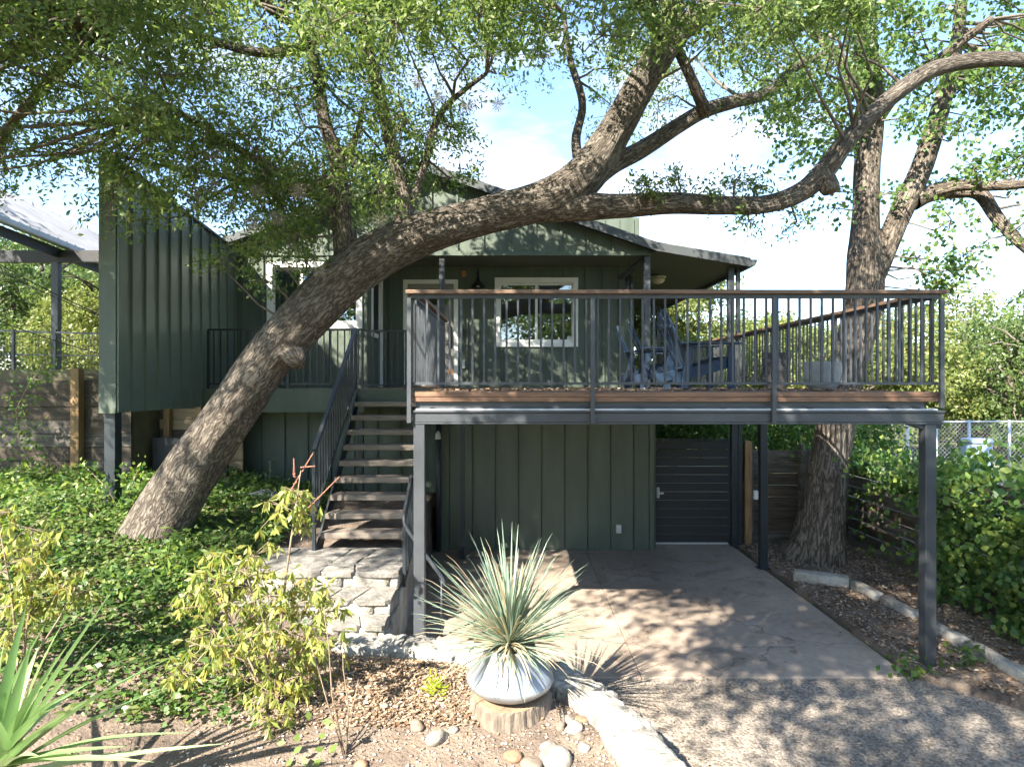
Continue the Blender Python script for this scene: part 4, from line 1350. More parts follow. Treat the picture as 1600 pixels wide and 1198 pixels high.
# ------------------------------------------------------------------ edging on the right
EDGE = [(3.86, 8.42, 4.45, 8.10, 0.20, 0.13, 'white limestone block lying across the soil by the slab edge'),
        (4.47, 8.08, 4.52, 7.55, 0.13, 0.09, 'small pale edging stone just behind the white limestone block'),
        (4.54, 7.50, 4.57, 6.90, 0.13, 0.08, 'low concrete edging piece left of the right deck post, farther one'),
        (4.57, 6.86, 4.58, 6.20, 0.13, 0.08, 'low concrete edging piece directly behind the right deck post'),
        (4.58, 6.16, 4.60, 5.45, 0.13, 0.09, 'low concrete edging piece right of the right deck post'),
        (4.60, 5.41, 4.75, 4.70, 0.13, 0.09, 'low concrete edging piece at the right edge of the picture')]
for k, (xa, ya, xb, yb, wd, hh, lab) in enumerate(EDGE):
    L_ = math.hypot(xb - xa, yb - ya)
    o = rough_block('edging_stone', -L_ / 2, L_ / 2, -wd / 2, wd / 2, -0.12, hh, CURBST if k else STONE, None, 0.012, 300 + k, 5)
    o.location = ((xa + xb) / 2, (ya + yb) / 2, 0.03 + 0.05 * ((xa + xb) / 2 - 3.7))
    o.rotation_euler = (0, 0, math.atan2(yb - ya, xb - xa))
    tag(o, lab, 'stone', 'edging of the side bed')

# ------------------------------------------------------------------ deck furniture
def adirondack(name, loc, rz, label):
    c = empty(name, loc, label, 'chair', 'chairs on the deck')
    W2 = 0.30

    def add(m, nm, bev=0.004):
        me = m.mesh(nm)
        me.materials.append(BLUECH)
        o = bpy.data.objects.new(nm, me)
        COL.objects.link(o)
        o.parent = c
        md = o.modifiers.new('bevel', 'BEVEL')
        md.width = bev
        return o
    for s in (-1, 1):
        add(MB().bar((0.50, s * (W2 - 0.02), 0.34), (-0.24, s * (W2 - 0.02), 0.13), 0.025, 0.12), 'seat_rail')
        add(MB().bar((0.50, s * (W2 + 0.012), 0.0), (0.50, s * (W2 + 0.012), 0.555), 0.03, 0.09, (1, 0, 0)), 'leg')
        add(MB().bar((-0.10, s * (W2 + 0.012), 0.0), (-0.02, s * (W2 + 0.012), 0.555), 0.03, 0.09, (1, 0, 0)), 'leg')
        add(MB().bar((-0.16, s * (W2 + 0.03), 0.57), (0.62, s * (W2 + 0.03), 0.575), 0.13, 0.022), 'armrest')
    add(MB().bar((-0.06, -W2 - 0.06, 0.548), (-0.06, W2 + 0.06, 0.548), 0.07, 0.022), 'back_brace')
    add(MB().bar((-0.235, -0.23, 0.80), (-0.235, 0.23, 0.80), 0.022, 0.05), 'upper_brace')
    for k in range(6):
        t = k / 5
        x = 0.48 - 0.46 * t
        z = 0.405 - 0.13 * t
        add(MB().bar((x, -W2 + 0.005, z), (x, W2 - 0.005, z), 0.075, 0.02), 'seat_slat')
    for k in range(5):
        q = (k - 2)
        tp = 1.02 - 0.035 * q * q
        a, b = Vector((0.03, q * 0.098, 0.26)), Vector((-0.27 - 0.0 * q, q * 0.112, tp))
        m = MB()
        d = (b - a).normalized()
        m.bar(a, b, 0.088, 0.02, (1, 0, 0.35))
        add(m, 'back_slat', 0.006)
    c.rotation_euler = (0, 0, rz)
    return c


adirondack('adirondack_chair', (2.18, 7.85, ZD + 0.002), math.radians(6), 'dark blue slatted deck chair nearest the front railing')
adirondack('adirondack_chair', (1.98, 8.95, ZD + 0.002), math.radians(-6), 'dark blue slatted deck chair, middle of the row of three')
adirondack('adirondack_chair', (1.98, 9.95, ZD + 0.002), math.radians(-14), 'dark blue slatted deck chair nearest the house wall')

p = P(1213, 608, 8.5)
tp = MB().lathe([(0.0, 0.0), (0.12, 0.0), (0.135, 0.02), (0.165, 0.2), (0.185, 0.40), (0.19, 0.495), (0.19, 0.50), (0.17, 0.50), (0.165, 0.45), (0.0, 0.45)], (0, 0, 0), 40).build('tall_pot', POTD, None, True, loc=(p.x, p.y, ZD + 0.002))
tag(tp, 'tall tapered charcoal pot on the deck by the side railing', 'pot')
tp.modifiers.new('edge', 'EDGE_SPLIT').split_angle = math.radians(50)
p2 = P(1284, 611, 6.6)
bp_ = MB().lathe([(0.0, 0.0), (0.09, 0.0), (0.13, 0.015), (0.165, 0.07), (0.178, 0.14), (0.18, 0.31), (0.16, 0.31), (0.155, 0.27), (0.0, 0.27)], (0, 0, 0), 40).build('bowl_pot', POTG, None, True, loc=(p2.x, p2.y, ZD + 0.002))
tag(bp_, 'rounded pale grey concrete pot near the front corner of the deck', 'pot')
bp_.modifiers.new('edge', 'EDGE_SPLIT').split_angle = math.radians(50)


def blade_mesh(name, L_, W_, droop, mat, seg=7, curl=0.0, keel=0.25, rv=0.5):
    """strap leaf growing up from the origin, bending toward +x"""
    m = MB()
    x = z = 0.0
    th = 0.0
    for k in range(seg + 1):
        t = k / seg
        w_ = W_ * (1 - t) ** 0.6 * (0.75 + 0.5 * min(1, t * 3)) + 0.0012
        m.v += [(x + w_ * keel, -w_ / 2, z), (x, 0, z), (x + w_ * keel, w_ / 2, z)]
        th += droop / seg * (0.5 + t) + curl * max(0, t - 0.8)
        x += math.sin(th) * L_ / seg
        z += math.cos(th) * L_ / seg
    for k in range(seg):
        i = 3 * k
        m.f += [(i, i + 1, i + 4, i + 3), (i + 1, i + 2, i + 5, i + 4)]
    me = m.mesh(name, True)
    me.materials.append(mat)
    a = me.attributes.new('rnd', 'FLOAT', 'FACE')
    a.data.foreach_set('value', [rv] * len(me.polygons))
    return me


pp = empty('pot_plant', (p2.x, p2.y, ZD + 0.27), 'small dry tufted plant growing in the pale grey deck pot', 'plant')
DRYBL = pm('dry_blade', (0.40, 0.31, 0.19), (0.27, 0.20, 0.12), 12, 0.8)
pbm = [blade_mesh('blade', 0.2, 0.008, 0.7, DRYBL), blade_mesh('blade', 0.13, 0.014, 0.9, IVYLEAF, rv=0.3)]
for k in range(26):
    copies('leaf', pbm[k % 2], DRYBL, pp, [(p2.x + random.uniform(-.09, .11), p2.y + random.uniform(-.08, .08), ZD + 0.27)], [(0, random.uniform(0, .6), random.uniform(0, 6.28))])

# ------------------------------------------------------------------ stump, planter, sotol
PX, PY = -0.015, 4.62
m = MB()
prof = [(0.33, -0.12), (0.315, 0.0), (0.30, 0.06), (0.295, 0.105), (0.286, 0.12), (0.265, 0.124), (0.0, 0.128)]
seg = 56
r_ = random.Random(5)
ph = [r_.uniform(0.93, 1.07) for _ in range(seg)]
for (r0, z) in prof:
    for s in range(seg):
        a = 2 * math.pi * s / seg
        rr = r0 * (1 + 0.04 * math.sin(3 * a + 1) + (0.025 * math.sin(19 * a) + (ph[s] - 1) * 0.5 if z < 0.11 else 0.01 * math.sin(19 * a)))
        m.v.append((rr * math.cos(a), rr * math.sin(a), z))
for k in range(len(prof) - 1):
    for s in range(seg):
        q = (s + 1) % seg
        m.f.append((k * seg + s, k * seg + q, (k + 1) * seg + q, (k + 1) * seg + s))
stump = m.build('tree_stump', pm('stump_bark', (0.23, 0.185, 0.14), (0.085, 0.066, 0.05), 14, 0.9, 0.9, 30, stretch=(1, 1, 0.3)), None, False, loc=(PX, PY, 0.29))
stump.data.materials.append(CUTWOOD)
for pl in stump.data.polygons:
    if pl.index >= 4 * seg:
        pl.material_index = 1
tag(stump, 'low sawn tree stump carrying the zinc planter', 'stump')
ZP = 0.42
planter = MB().lathe([(0.0, 0.0), (0.12, 0.0), (0.19, 0.012), (0.255, 0.04), (0.298, 0.078), (0.312, 0.108), (0.309, 0.125), (0.285, 0.155), (0.245, 0.20), (0.212, 0.25), (0.192, 0.305), (0.183, 0.35), (0.18, 0.375), (0.172, 0.375), (0.168, 0.33), (0.0, 0.33)], (0, 0, 0), 56).build('zinc_planter', ZINC, None, True, loc=(PX, PY, ZP))
planter.scale = (1.05, 1.05, 0.95)
tag(planter, 'wide low galvanised metal planter on the tree stump', 'planter')
SOTG = leaf_mat('sotol_leaf', [(0.16, 0.23, 0.16), (0.27, 0.34, 0.25)], 0.2, 0.5, 0.4)
SOTD = leaf_mat('dry_sotol_leaf', [(0.42, 0.33, 0.19), (0.55, 0.46, 0.30)], 0.2, 0.7, 0.3)
ZP += 0.0
sot = empty('sotol_plant', (PX, PY, ZP + 0.34), 'spiky grey green plant with narrow dry tipped leaves in the zinc planter', 'plant')
gm = [blade_mesh('leaf', L_, 0.018, dr, SOTG, 9, cu, 0.3, rv) for (L_, dr, cu, rv) in ((0.82, 0.10, 0.0, 0.2), (0.76, 0.22, 1.4, 0.5), (0.70, 0.3, 0.3, 0.8), (0.80, 0.15, 1.8, 0.6), (0.62, 0.4, 0, 0.4))]
dm_ = [blade_mesh('dry_leaf', L_, 0.014, dr, SOTD, 9, cu, 0.3, rv) for (L_, dr, cu, rv) in ((0.72, 0.45, 1.2, 0.2), (0.55, 0.8, 0.5, 0.6), (0.80, 0.25, 2.2, 0.9))]
for k in range(270):
    az = k * 2.39996 + random.uniform(-.15, .15)
    u = (k + 0.5) / 270
    th = 0.06 + 1.42 * u ** 0.8 + random.uniform(-.06, .06)
    dry = random.random() < (0.16 + 0.5 * u ** 2)
    me = random.choice(dm_ if dry else gm)
    o = copies('dry_leaf' if dry else 'leaf', me, SOTG, sot, [(PX + 0.06 * u * math.cos(az), PY + 0.06 * u * math.sin(az), ZP + 0.35 + 0.06 * (1 - u))], [(0, th, az)])[0]
    o.scale = (random.uniform(0.9, 1.15),) * 2 + (random.uniform(0.74, 1.06),)
for k in range(14):           # dead skirt hanging over the rim
    az = random.uniform(0, 6.28)
    o = copies('dry_leaf', dm_[1], SOTD, sot, [(PX + 0.10 * math.cos(az), PY + 0.10 * math.sin(az), ZP + 0.37)], [(0, random.uniform(1.3, 1.75), az)])[0]
    o.scale = (0.8, 0.8, random.uniform(0.5, 0.9))

# ------------------------------------------------------------------ foreground yucca
YUC = leaf_mat('yucca_leaf', [(0.14, 0.25, 0.09), (0.25, 0.36, 0.16), (0.38, 0.46, 0.23)], 0.2, 0.4, 0.5)
yc = Vector((-2.80, 3.35, 0.62))
yu = empty('yucca_plant', (yc.x, yc.y, float(gz(yc.x, yc.y))), 'large yucca with broad pointed green leaves in the bottom left corner', 'plant')
MB().tube([(yc.x, yc.y, float(gz(yc.x, yc.y)) - 0.05), (yc.x + 0.01, yc.y, yc.z - 0.05)], [0.09, 0.075], 14).build('trunk', TWIGM, yu, True)


def strap(name, a, b, W_, mat, parent, sag=0.05, rv=0.5, seg=9):
    a, b = Vector(a), Vector(b)
    d = (b - a)
    s = d.cross(Vector((0, 0, 1)))
    if s.length < 1e-3:
        s = Vector((1, 0, 0))
    s.normalize()
    up = s.cross(d).normalized()
    m = MB()
    for k in range(seg + 1):
        t = k / seg
        w_ = W_ * max(0.02, 1 - t ** 2.0) * (0.5 + 0.5 * min(1, 3.0 * t))
        c = a + d * t + up * (sag * math.sin(math.pi * t))
        m.v += [tuple(c - s * w_ / 2 + up * w_ * 0.22), tuple(c), tuple(c + s * w_ / 2 + up * w_ * 0.22)]
    for k in range(seg):
        i = 3 * k
        m.f += [(i, i + 1, i + 4, i + 3), (i + 1, i + 2, i + 5, i + 4)]
    me = m.mesh(name, True)
    me.materials.append(mat)
    at = me.attributes.new('rnd', 'FLOAT', 'FACE')
    at.data.foreach_set('value', [rv] * len(me.polygons))
    o = bpy.data.objects.new(name, me)
    return link(o, parent)


tips = [(180, 915, 3.3), (42, 942, 3.2), (72, 972, 3.35), (98, 972, 3.5), (50, 1000, 3.1), (110, 1002, 3.2), (170, 985, 3.1), (155, 1058, 2.9), (194, 1062, 3.0), (275, 1023, 3.25), (262, 1072, 3.1), (352, 1161, 3.1), (298, 1144, 3.0),
        (200, 1165, 2.8), (240, 1190, 2.75), (120, 1110, 2.8), (100, 1100, 3.0), (10, 985, 3.4), (-60, 960, 3.4), (-110, 1010, 3.5), (-150, 1080, 3.3), (-60, 1030, 3.9), (60, 1010, 3.9), (150, 1060, 3.8), (-20, 1100, 2.7), (-120, 1150, 2.9), (60, 1180, 2.6)]
for k, (a, b, D) in enumerate(tips):
    st0 = yc + Vector((random.uniform(-.04, .04), random.uniform(-.04, .04), random.uniform(-.05, .05)))
    strap('leaf', st0, P(a, b, D), random.uniform(0.07, 0.095), YUC, yu, random.uniform(0.0, 0.06), random.random())

# ------------------------------------------------------------------ loose rocks
ROCKS = [(684, 1151, 42, ROCKB, 'round tan rock on the soil left of the stump'), (650, 1131, 30, ROCKA, 'pinkish rock farthest left of the rocks by the stump'), (865, 1182, 62, ROCKB, 'largest pale rock at the bottom edge below the stump'),
         (800, 1180, 36, ROCKC, 'pointed rust brown rock at the bottom edge below the stump'), (831, 1190, 44, ROCKA, 'flat brown rock between the rusty and the largest pale rock'), (855, 1164, 30, ROCKB, 'small cream rock just above the largest pale rock'),
         (897, 1136, 34, ROCKB, 'pale rock against the curb right of the stump'), (889, 1121, 26, ROCKB, 'small white rock highest in the pile beside the stump'), (910, 1121, 24, ROCKC, 'small orange rock touching the curb beside the stump'),
         (875, 1131, 22, ROCKA, 'small tan rock in the pile nearest the stump'), (905, 1148, 20, ROCKA, 'small tan rock lowest in the pile by the curb'), (914, 1164, 24, ROCKB, 'grey rock alone by the curb below the rock pile'),
         (707, 1136, 20, ROCKB, 'small pale rock between the round tan rock and the stump'), (564, 1191, 26, ROCKC, 'reddish rock at the bottom edge under the thin stems'), (600, 1100, 18, ROCKB, 'small pale rock in the sunny soil left of the planter'),
         (270, 1100, 34, ROCKB, 'pale rock in the shade under the drooping shrub'), (235, 1085, 40, ROCKA, 'flat tan rock between the yucca and the drooping shrub'), (200, 1105, 26, ROCKB, 'small pale rock just behind the longest yucca leaves')]
for k, (px, py, wpx, mt, lab) in enumerate(ROCKS):
    D = 4.3
    for _ in range(12):
        q = P(px, py, D)
        D = F * (H - float(gz(q.x, D)) - 0.02) / (py - 599)
    q = P(px, py, D)
    R = wpx * D / F / 2 * 0.85
    rr = random.Random(900 + k)
    bm = bmesh.new()
    bmesh.ops.create_icosphere(bm, subdivisions=3, radius=1.0)
    f1, f2, f3 = rr.uniform(0, 6), rr.uniform(0, 6), rr.uniform(0, 6)
    for v in bm.verts:
        c = v.co
        s = 1 + 0.13 * math.sin(2.3 * c.x + f1) + 0.12 * math.sin(2.9 * c.y + f2) + 0.10 * math.sin(3.7 * c.z + 2 * c.x + f3)
        v.co = Vector((c.x * s * R, c.y * s * R * 0.85, c.z * s * R * 0.62))
    me = bpy.data.meshes.new('rock')
    bm.to_mesh(me)
    bm.free()
    me.polygons.foreach_set('use_smooth', [True] * len(me.polygons))
    me.materials.append(mt)
    o = bpy.data.objects.new('rock', me)
    link(o, None, Vector((q.x, q.y, float(gz(q.x, q.y)) + R * 0.16)))
    o.rotation_euler = (0, 0, rr.uniform(0, 6))
    tag(o, lab, 'rock', 'loose rocks in the bed')
gs = P(405, 806, 9.0)
o = MB().prism([(-0.32, 0), (0.30, 0), (0.22, 0.13), (0.02, 0.19), (-0.16, 0.14)], -0.2, 0.2).build('stone_slab', pm('grey_slab', (0.34, 0.34, 0.35), (0.24, 0.24, 0.25), 6, 0.85, 0.3, 25), None, False, 0.02, (gs.x, gs.y, float(gz(gs.x, gs.y)) - 0.02))
tag(o, 'grey slab of stone leaning on the ground under the balcony', 'stone')

# ------------------------------------------------------------------ trees
def smooth_path(pts):
    """Catmull-Rom through (Vector, radius) pairs"""
    P_ = np.array([[*p, r] for p, r in pts], float)
    Q = np.vstack([2 * P_[0] - P_[1], P_, 2 * P_[-1] - P_[-2]])
    out = []
    for i in range(1, len(Q) - 2):
        L_ = np.linalg.norm(Q[i + 1, :3] - Q[i, :3])
        n = max(2, int(L_ / max(0.03, 0.35 * min(Q[i, 3], Q[i + 1, 3]))))
        for k in range(n):
            t = k / n
            a, b, c, d = Q[i - 1], Q[i], Q[i + 1], Q[i + 2]
            out.append(0.5 * ((2 * b) + (-a + c) * t + (2 * a - 5 * b + 4 * c - d) * t * t + (-a + 3 * b - 3 * c + d) * t ** 3))
    out.append(Q[-2])
    out = np.array(out)
    out[:, 3] = np.maximum(out[:, 3], 0.003)
    return out


class Limbs:
    """tubes with a bark UV map (metres) and knotty, furrowed radii"""

    def __init__(self, seed):
        self.r = random.Random(seed)
        self.v, self.f, self.uv, self.pts = [], [], [], []

    def add(self, pts, flare=0.0, rough=0.05):
        S = smooth_path(pts)
        self.pts.append(S)
        rmax = S[:, 3].max()
        seg = int(min(44, max(6, rmax * 2 * math.pi / 0.045)))
        base = len(self.v)
        pos = [Vector(q[:3]) for q in S]
        t0 = (pos[1] - pos[0]).normalized()
        ref = Vector((0, 1, 0.13))
        nrm = (ref - t0 * ref.dot(t0)).normalized()
        ph = [self.r.uniform(0, 6.28) for _ in range(8)]
        v = 0.0
        vs = []
        for k in range(len(S)):
            if k:
                v += (pos[k] - pos[k - 1]).length
            vs.append(v)
            t = (pos[min(k + 1, len(S) - 1)] - pos[max(k - 1, 0)]).normalized()
            nrm = (nrm - t * nrm.dot(t)).normalized()
            bn = t.cross(nrm)
            R = S[k, 3]
            for s in range(seg):
                a = 2 * math.pi * s / seg
                q = 1 + rough * (0.8 * math.sin(2 * a + 1.6 * v + ph[0]) + 0.6 * math.sin(3 * a - 2.3 * v + ph[1]) + 0.5 * math.sin(v * 4.1 + ph[2] + a) + 0.35 * math.sin(5 * a + 3.1 * v + ph[3]))
                if seg > 20:
                    q += 0.020 * math.sin(13 * a + 2.0 * math.sin(3.0 * v + ph[4]) + ph[5]) + 0.014 * math.sin(21 * a - 1.7 * math.sin(4.3 * v + ph[6]))
                if flare and v < flare:
                    e = (1 - v / flare) ** 2
                    q += e * (0.28 + 0.22 * math.sin(5 * a + ph[7]))
                self.v.append(tuple(pos[k] + (nrm * math.cos(a) + bn * math.sin(a)) * (R * q)))
        circ = 2 * math.pi * (0.5 * rmax + 0.5 * float(np.median(S[:, 3])))
        for k in range(len(S) - 1):
            for s in range(seg):
                m_ = (s + 1) % seg
                self.f.append((base + k * seg + s, base + k * seg + m_, base + (k + 1) * seg + m_, base + (k + 1) * seg + s))
                u0, u1 = circ * s / seg, circ * (s + 1) / seg
                self.uv += [u0, vs[k], u1, vs[k], u1, vs[k + 1], u0, vs[k + 1]]
        n = len(S) - 1
        self.f.append(tuple(range(base + n * seg, base + n * seg + seg)))
        self.uv += [0.0, 0.0] * seg

    def build(self, name, mat, parent):
        me = bpy.data.meshes.new(name)
        me.from_pydata(self.v, [], self.f)
        l = me.uv_layers.new(name='UVMap')
        l.data.foreach_set('uv', self.uv)
        me.polygons.foreach_set('use_smooth', [True] * len(me.polygons))
        me.materials.append(mat)
        o = bpy.data.objects.new(name, me)
        return link(o, parent)


def px_path(lst, D):
    """(px, py, radius px[, depth]) read off the photo -> points in the place"""
    out = []
    for q in lst:
        d = q[3] if len(q) > 3 else D
        out.append((P(q[0], q[1], d), q[2] * d / F))
    return out


def crown(clumps, limb_pts, twig, nspr, nleaf, L_, W_, spread, droop, r, twig_r=0.016, subtw=7):
    """sprigs of leaves in clumps, each clump on its own twig from the nearest limb; returns centres, dirs"""
    allp = np.vstack([s[:, :3] for s in limb_pts])
    Cs, Ds = [], []
    for (c, R, dens) in clumps:
        c = np.array(c)
        d2 = ((allp - c) ** 2).sum(1)
        d2 = d2 + 0.6 * np.maximum(0, allp[:, 2] - c[2]) ** 2
        b = allp[np.argmin(d2)]
        mid = (b + c) / 2 + r.normal(size=3) * 0.12 * np.linalg.norm(c - b)
        if np.linalg.norm(c - b) > 0.12:
            twig.append(([Vector(b), Vector(mid), Vector(c)], [twig_r * (0.7 + 0.5 * np.linalg.norm(c - b)), twig_r * 0.8, twig_r * 0.35]))
        n = max(2, int(nspr * dens))
        q = r.normal(size=(n, 3))
        q = unit(q) * (r.random((n, 1)) ** 0.45) * R
        q[:, 2] *= 0.75
        pos = c + q
        dr = unit(q + 0.35 * R * r.normal(size=(n, 3)) + np.array([0, 0, -droop * R]))
        for k in range(min(subtw, n)):
            e = pos[k]
            m_ = (c + e) / 2 + r.normal(size=3) * 0.05
            twig.append(([Vector(c), Vector(m_), Vector(e)], [twig_r * 0.45, twig_r * 0.3, twig_r * 0.15]))
        t = r.random((n, nleaf, 1))
        pc = pos[:, None, :] + dr[:, None, :] * (t - 0.3) * spread + r.normal(size=(n, nleaf, 3)) * spread * 0.22
        dd = dr[:, None, :] * 0.6 + r.normal(size=(n, nleaf, 3)) * 0.6 + np.array([0, 0, -droop * 0.5])
        Cs.append(pc.reshape(-1, 3))
        Ds.append(dd.reshape(-1, 3))
    return np.vstack(Cs), np.vstack(Ds)


def twig_mesh(twigs, parent, mat=TWIGM, seg=5):
    m = MB()
    for pts, rad in twigs:
        if len(pts) == 3:
            a, b, c = pts
            pts = [a, a.lerp(b, 0.5).lerp(a.lerp(c, 0.3), 0.3), b, b.lerp(c, 0.5), c]
            rad = [rad[0], (rad[0] + rad[1]) / 2, rad[1], (rad[1] + rad[2]) / 2, rad[2]]
        m.tube(pts, rad, seg, False)
    o = m.build('twig', mat, parent, True)
    o['kind'] = 'stuff'
    return o


def sun_hits(c):
    """shadow spot on the drive: where the ray through c meets z = 0"""
    t = c[2] / -SUN_DIR.z
    return c[0] + SUN_DIR.x * t, c[1] + SUN_DIR.y * t


# ---- the leaning oak
oak = empty('leaning_oak', P(235, 862, 7.2), 'huge leaning oak whose trunk crosses in front of the house', 'tree')
LB = Limbs(11)
D0 = 7.3
LB.add(px_path([(208, 905, 50, 7.2), (234, 850, 45, 7.2), (262, 795, 42), (305, 725, 40), (360, 645, 38), (420, 562, 37), (470, 503, 37), (532, 440, 36), (600, 393, 34), (660, 365, 32), (740, 343, 29), (820, 322, 30), (880, 300, 34), (925, 262, 31), (960, 208, 26), (995, 145, 23), (1032, 85, 22), (1065, 45, 19), (1110, 10, 17), (1150, -45, 15), (1180, -120, 12, 6.9), (1200, -220, 9, 6.4)], D0), flare=0.7, rough=0.055)
LB.add(px_path([(1010, 120, 17), (1035, 70, 17), (1045, 10, 14), (1040, -60, 12), (1020, -150, 9, 6.6)], D0))
LB.add(px_path([(900, 300, 20), (950, 262, 16, 7.5), (1005, 232, 14, 7.6), (1060, 197, 12, 7.7), (1100, 174, 11, 7.8), (1150, 158, 10, 7.9), (1200, 145, 8, 8.0), (1240, 108, 7, 8.1), (1285, 85, 5, 8.2), (1320, 70, 3, 8.3)], 7.4))
LB.add(px_path([(840, 325, 24), (890, 322, 24), (960, 322, 19, 7.2), (1050, 318, 16, 7.1), (1130, 321, 14, 7.0), (1200, 319, 13.5, 6.95), (1255, 298, 15, 6.9), (1292, 262, 16, 6.85), (1325, 218, 14, 6.8), (1370, 172, 13.5, 6.8), (1420, 132, 13, 6.8), (1465, 107, 12, 6.8), (1530, 94, 11, 6.8), (1610, 96, 10, 6.8), (1720, 120, 8, 6.8)], 7.3))
LB.add(px_path([(1283, 268, 16, 6.86), (1296, 292, 14, 6.84), (1299, 300, 12, 6.83)], 6.85))
LB.add(px_path([(1060, 80, 8), (1078, 118, 8), (1098, 165, 9, 7.6), (1104, 178, 8, 7.7)], 7.4))
LB.add(px_path([(553, 440, 28), (542, 398, 21), (536, 350, 18), (530, 310, 17), (530, 272, 14), (524, 238, 12), (508, 195, 10), (500, 150, 9), (492, 100, 8), (470, 40, 6), (450, -40, 5)], 7.35))
LB.add(px_path([(532, 302, 11), (500, 305, 9), (470, 295, 9), (445, 277, 8), (415, 258, 7, 7.1), (370, 232, 6, 6.9), (330, 205, 5, 6.7), (270, 170, 4, 6.4)], 7.3))
LB.add(px_path([(528, 285, 12), (505, 285, 10, 7.5), (470, 300, 8, 7.6), (430, 292, 6, 7.7), (380, 280, 5, 7.8)], 7.35))
LB.add(px_path([(536, 250, 8), (548, 228, 6), (560, 205, 5), (566, 170, 4)], 7.4))
LB.add(px_path([(633, 385, 26), (632, 345, 17), (630, 305, 13), (618, 255, 11), (605, 200, 10), (592, 145, 10), (577, 85, 10), (562, 48, 9), (535, 15, 8), (512, -30, 7), (480, -110, 5)], 7.3))
LB.add(px_path([(565, 50, 9), (532, 40, 9), (495, 62, 8, 7.1), (450, 80, 8, 7.0), (405, 82, 7, 6.9), (360, 72, 7, 6.8), (310, 55, 6, 6.6), (255, 32, 5, 6.4), (180, 10, 4, 6.1)], 7.25))
LB.add(px_path([(637, 330, 11), (655, 285, 7), (668, 245, 6), (676, 205, 6), (694, 170, 5), (720, 145, 4), (760, 115, 3)], 7.35))
LB.add(px_path([(905, 260, 9), (900, 215, 7, 7.6), (910, 160, 6, 7.8), (890, 90, 5, 8.0), (880, 20, 4, 8.0)], 7.4))
LB.add(px_path([(500, 62, 8, 7.1), (430, 20, 7, 6.5), (330, -60, 7, 5.8), (200, -150, 6, 5.0), (60, -260, 5, 4.4)], 7))
LB.add(px_path([(1040, 60, 14, 7.3), (960, -60, 12, 6.3), (820, -260, 10, 5.0), (640, -560, 8, 3.8)], 7))
# knot on the lower side of the trunk and old branch scar
q = P(468, 560, 7.05)
LB.add([(q + Vector((-0.22, 0.18, 0.12)), 0.15), (q + Vector((-0.05, 0.05, -0.01)), 0.12), (q + Vector((-0.01, 0.01, -0.045)), 0.085), (q + Vector((0.015, -0.01, -0.07)), 0.02)])
LB.build('trunk', OAKBARK, oak)

r = np.random.default_rng(21)
XL = [-200, 60, 130, 170, 240, 330, 400, 470, 540, 610, 660, 700, 745, 800, 870, 930, 1000, 1100, 1180, 1240, 1300, 1360]
YLm = [310, 300, 270, 262, 262, 325, 385, 385, 320, 305, 210, 130, 120, 200, 190, 180, 240, 245, 240, 190, 140, 90]
clumps = []
for layer in range(3):
    for px in np.arange(-170, 1370, 82):
        for py in np.arange(-110, 420, 70):
            x, y = px + r.uniform(-40, 40), py + r.uniform(-36, 36)
            if y > np.interp(x, XL, YLm) - 14:
                continue
            hole = any(((x - hx_) / a) ** 2 + ((y - hy) / b) ** 2 < 1 for hx_, hy, a, b in ((735, 215, 60, 60), (1085, 85, 45, 60), (40, 275, 60, 30), (960, 330, 80, 30), (880, 285, 60, 30), (1150, 240, 30, 40)))
            if hole or r.random() < 0.22:
                continue
            if 640 < x < 1000 and r.random() < 0.35:
                continue
            near_tr = abs(y - np.interp(x, [180, 500, 640, 880, 1040], [880, 480, 370, 290, 60])) < 90
            if x < 330 and y < 260:
                D = r.uniform(4.9, 8.2)
            elif near_tr:
                D = r.uniform(7.9, 9.6)
            else:
                D = r.uniform(6.2, 9.3)
            if x < 480 and y > 200:
                D = r.uniform(5.8, 7.6)
            if y < 60 and D > 6.8:
                D = r.uniform(5.0, 6.8)
            clumps.append((P(x, y, D), 0.55 * D / 7.3 * r.uniform(0.75, 1.2), 0.85))
for (px, py) in ((1010, 290), (1060, 280), (1110, 300), (1020, 300), (1180, 290), (1150, 280), (1245, 345), (1170, 345), (480, 410), (420, 440), (250, 330), (200, 345), (340, 410), (400, 400)):
    clumps.append((P(px, py, 7.0), 0.22, 0.35))
for (px, py, D) in [(r.uniform(390, 640), r.uniform(255, 380), r.uniform(7.7, 9.2)) for _ in range(16)] + [(r.uniform(560, 720), r.uniform(190, 290), r.uniform(7.7, 9.0)) for _ in range(9)] + [(r.uniform(150, 330), r.uniform(230, 310), r.uniform(5.8, 7.0)) for _ in range(8)]:
    clumps.append((P(px, py, D), r.uniform(0.3, 0.5), 0.8))
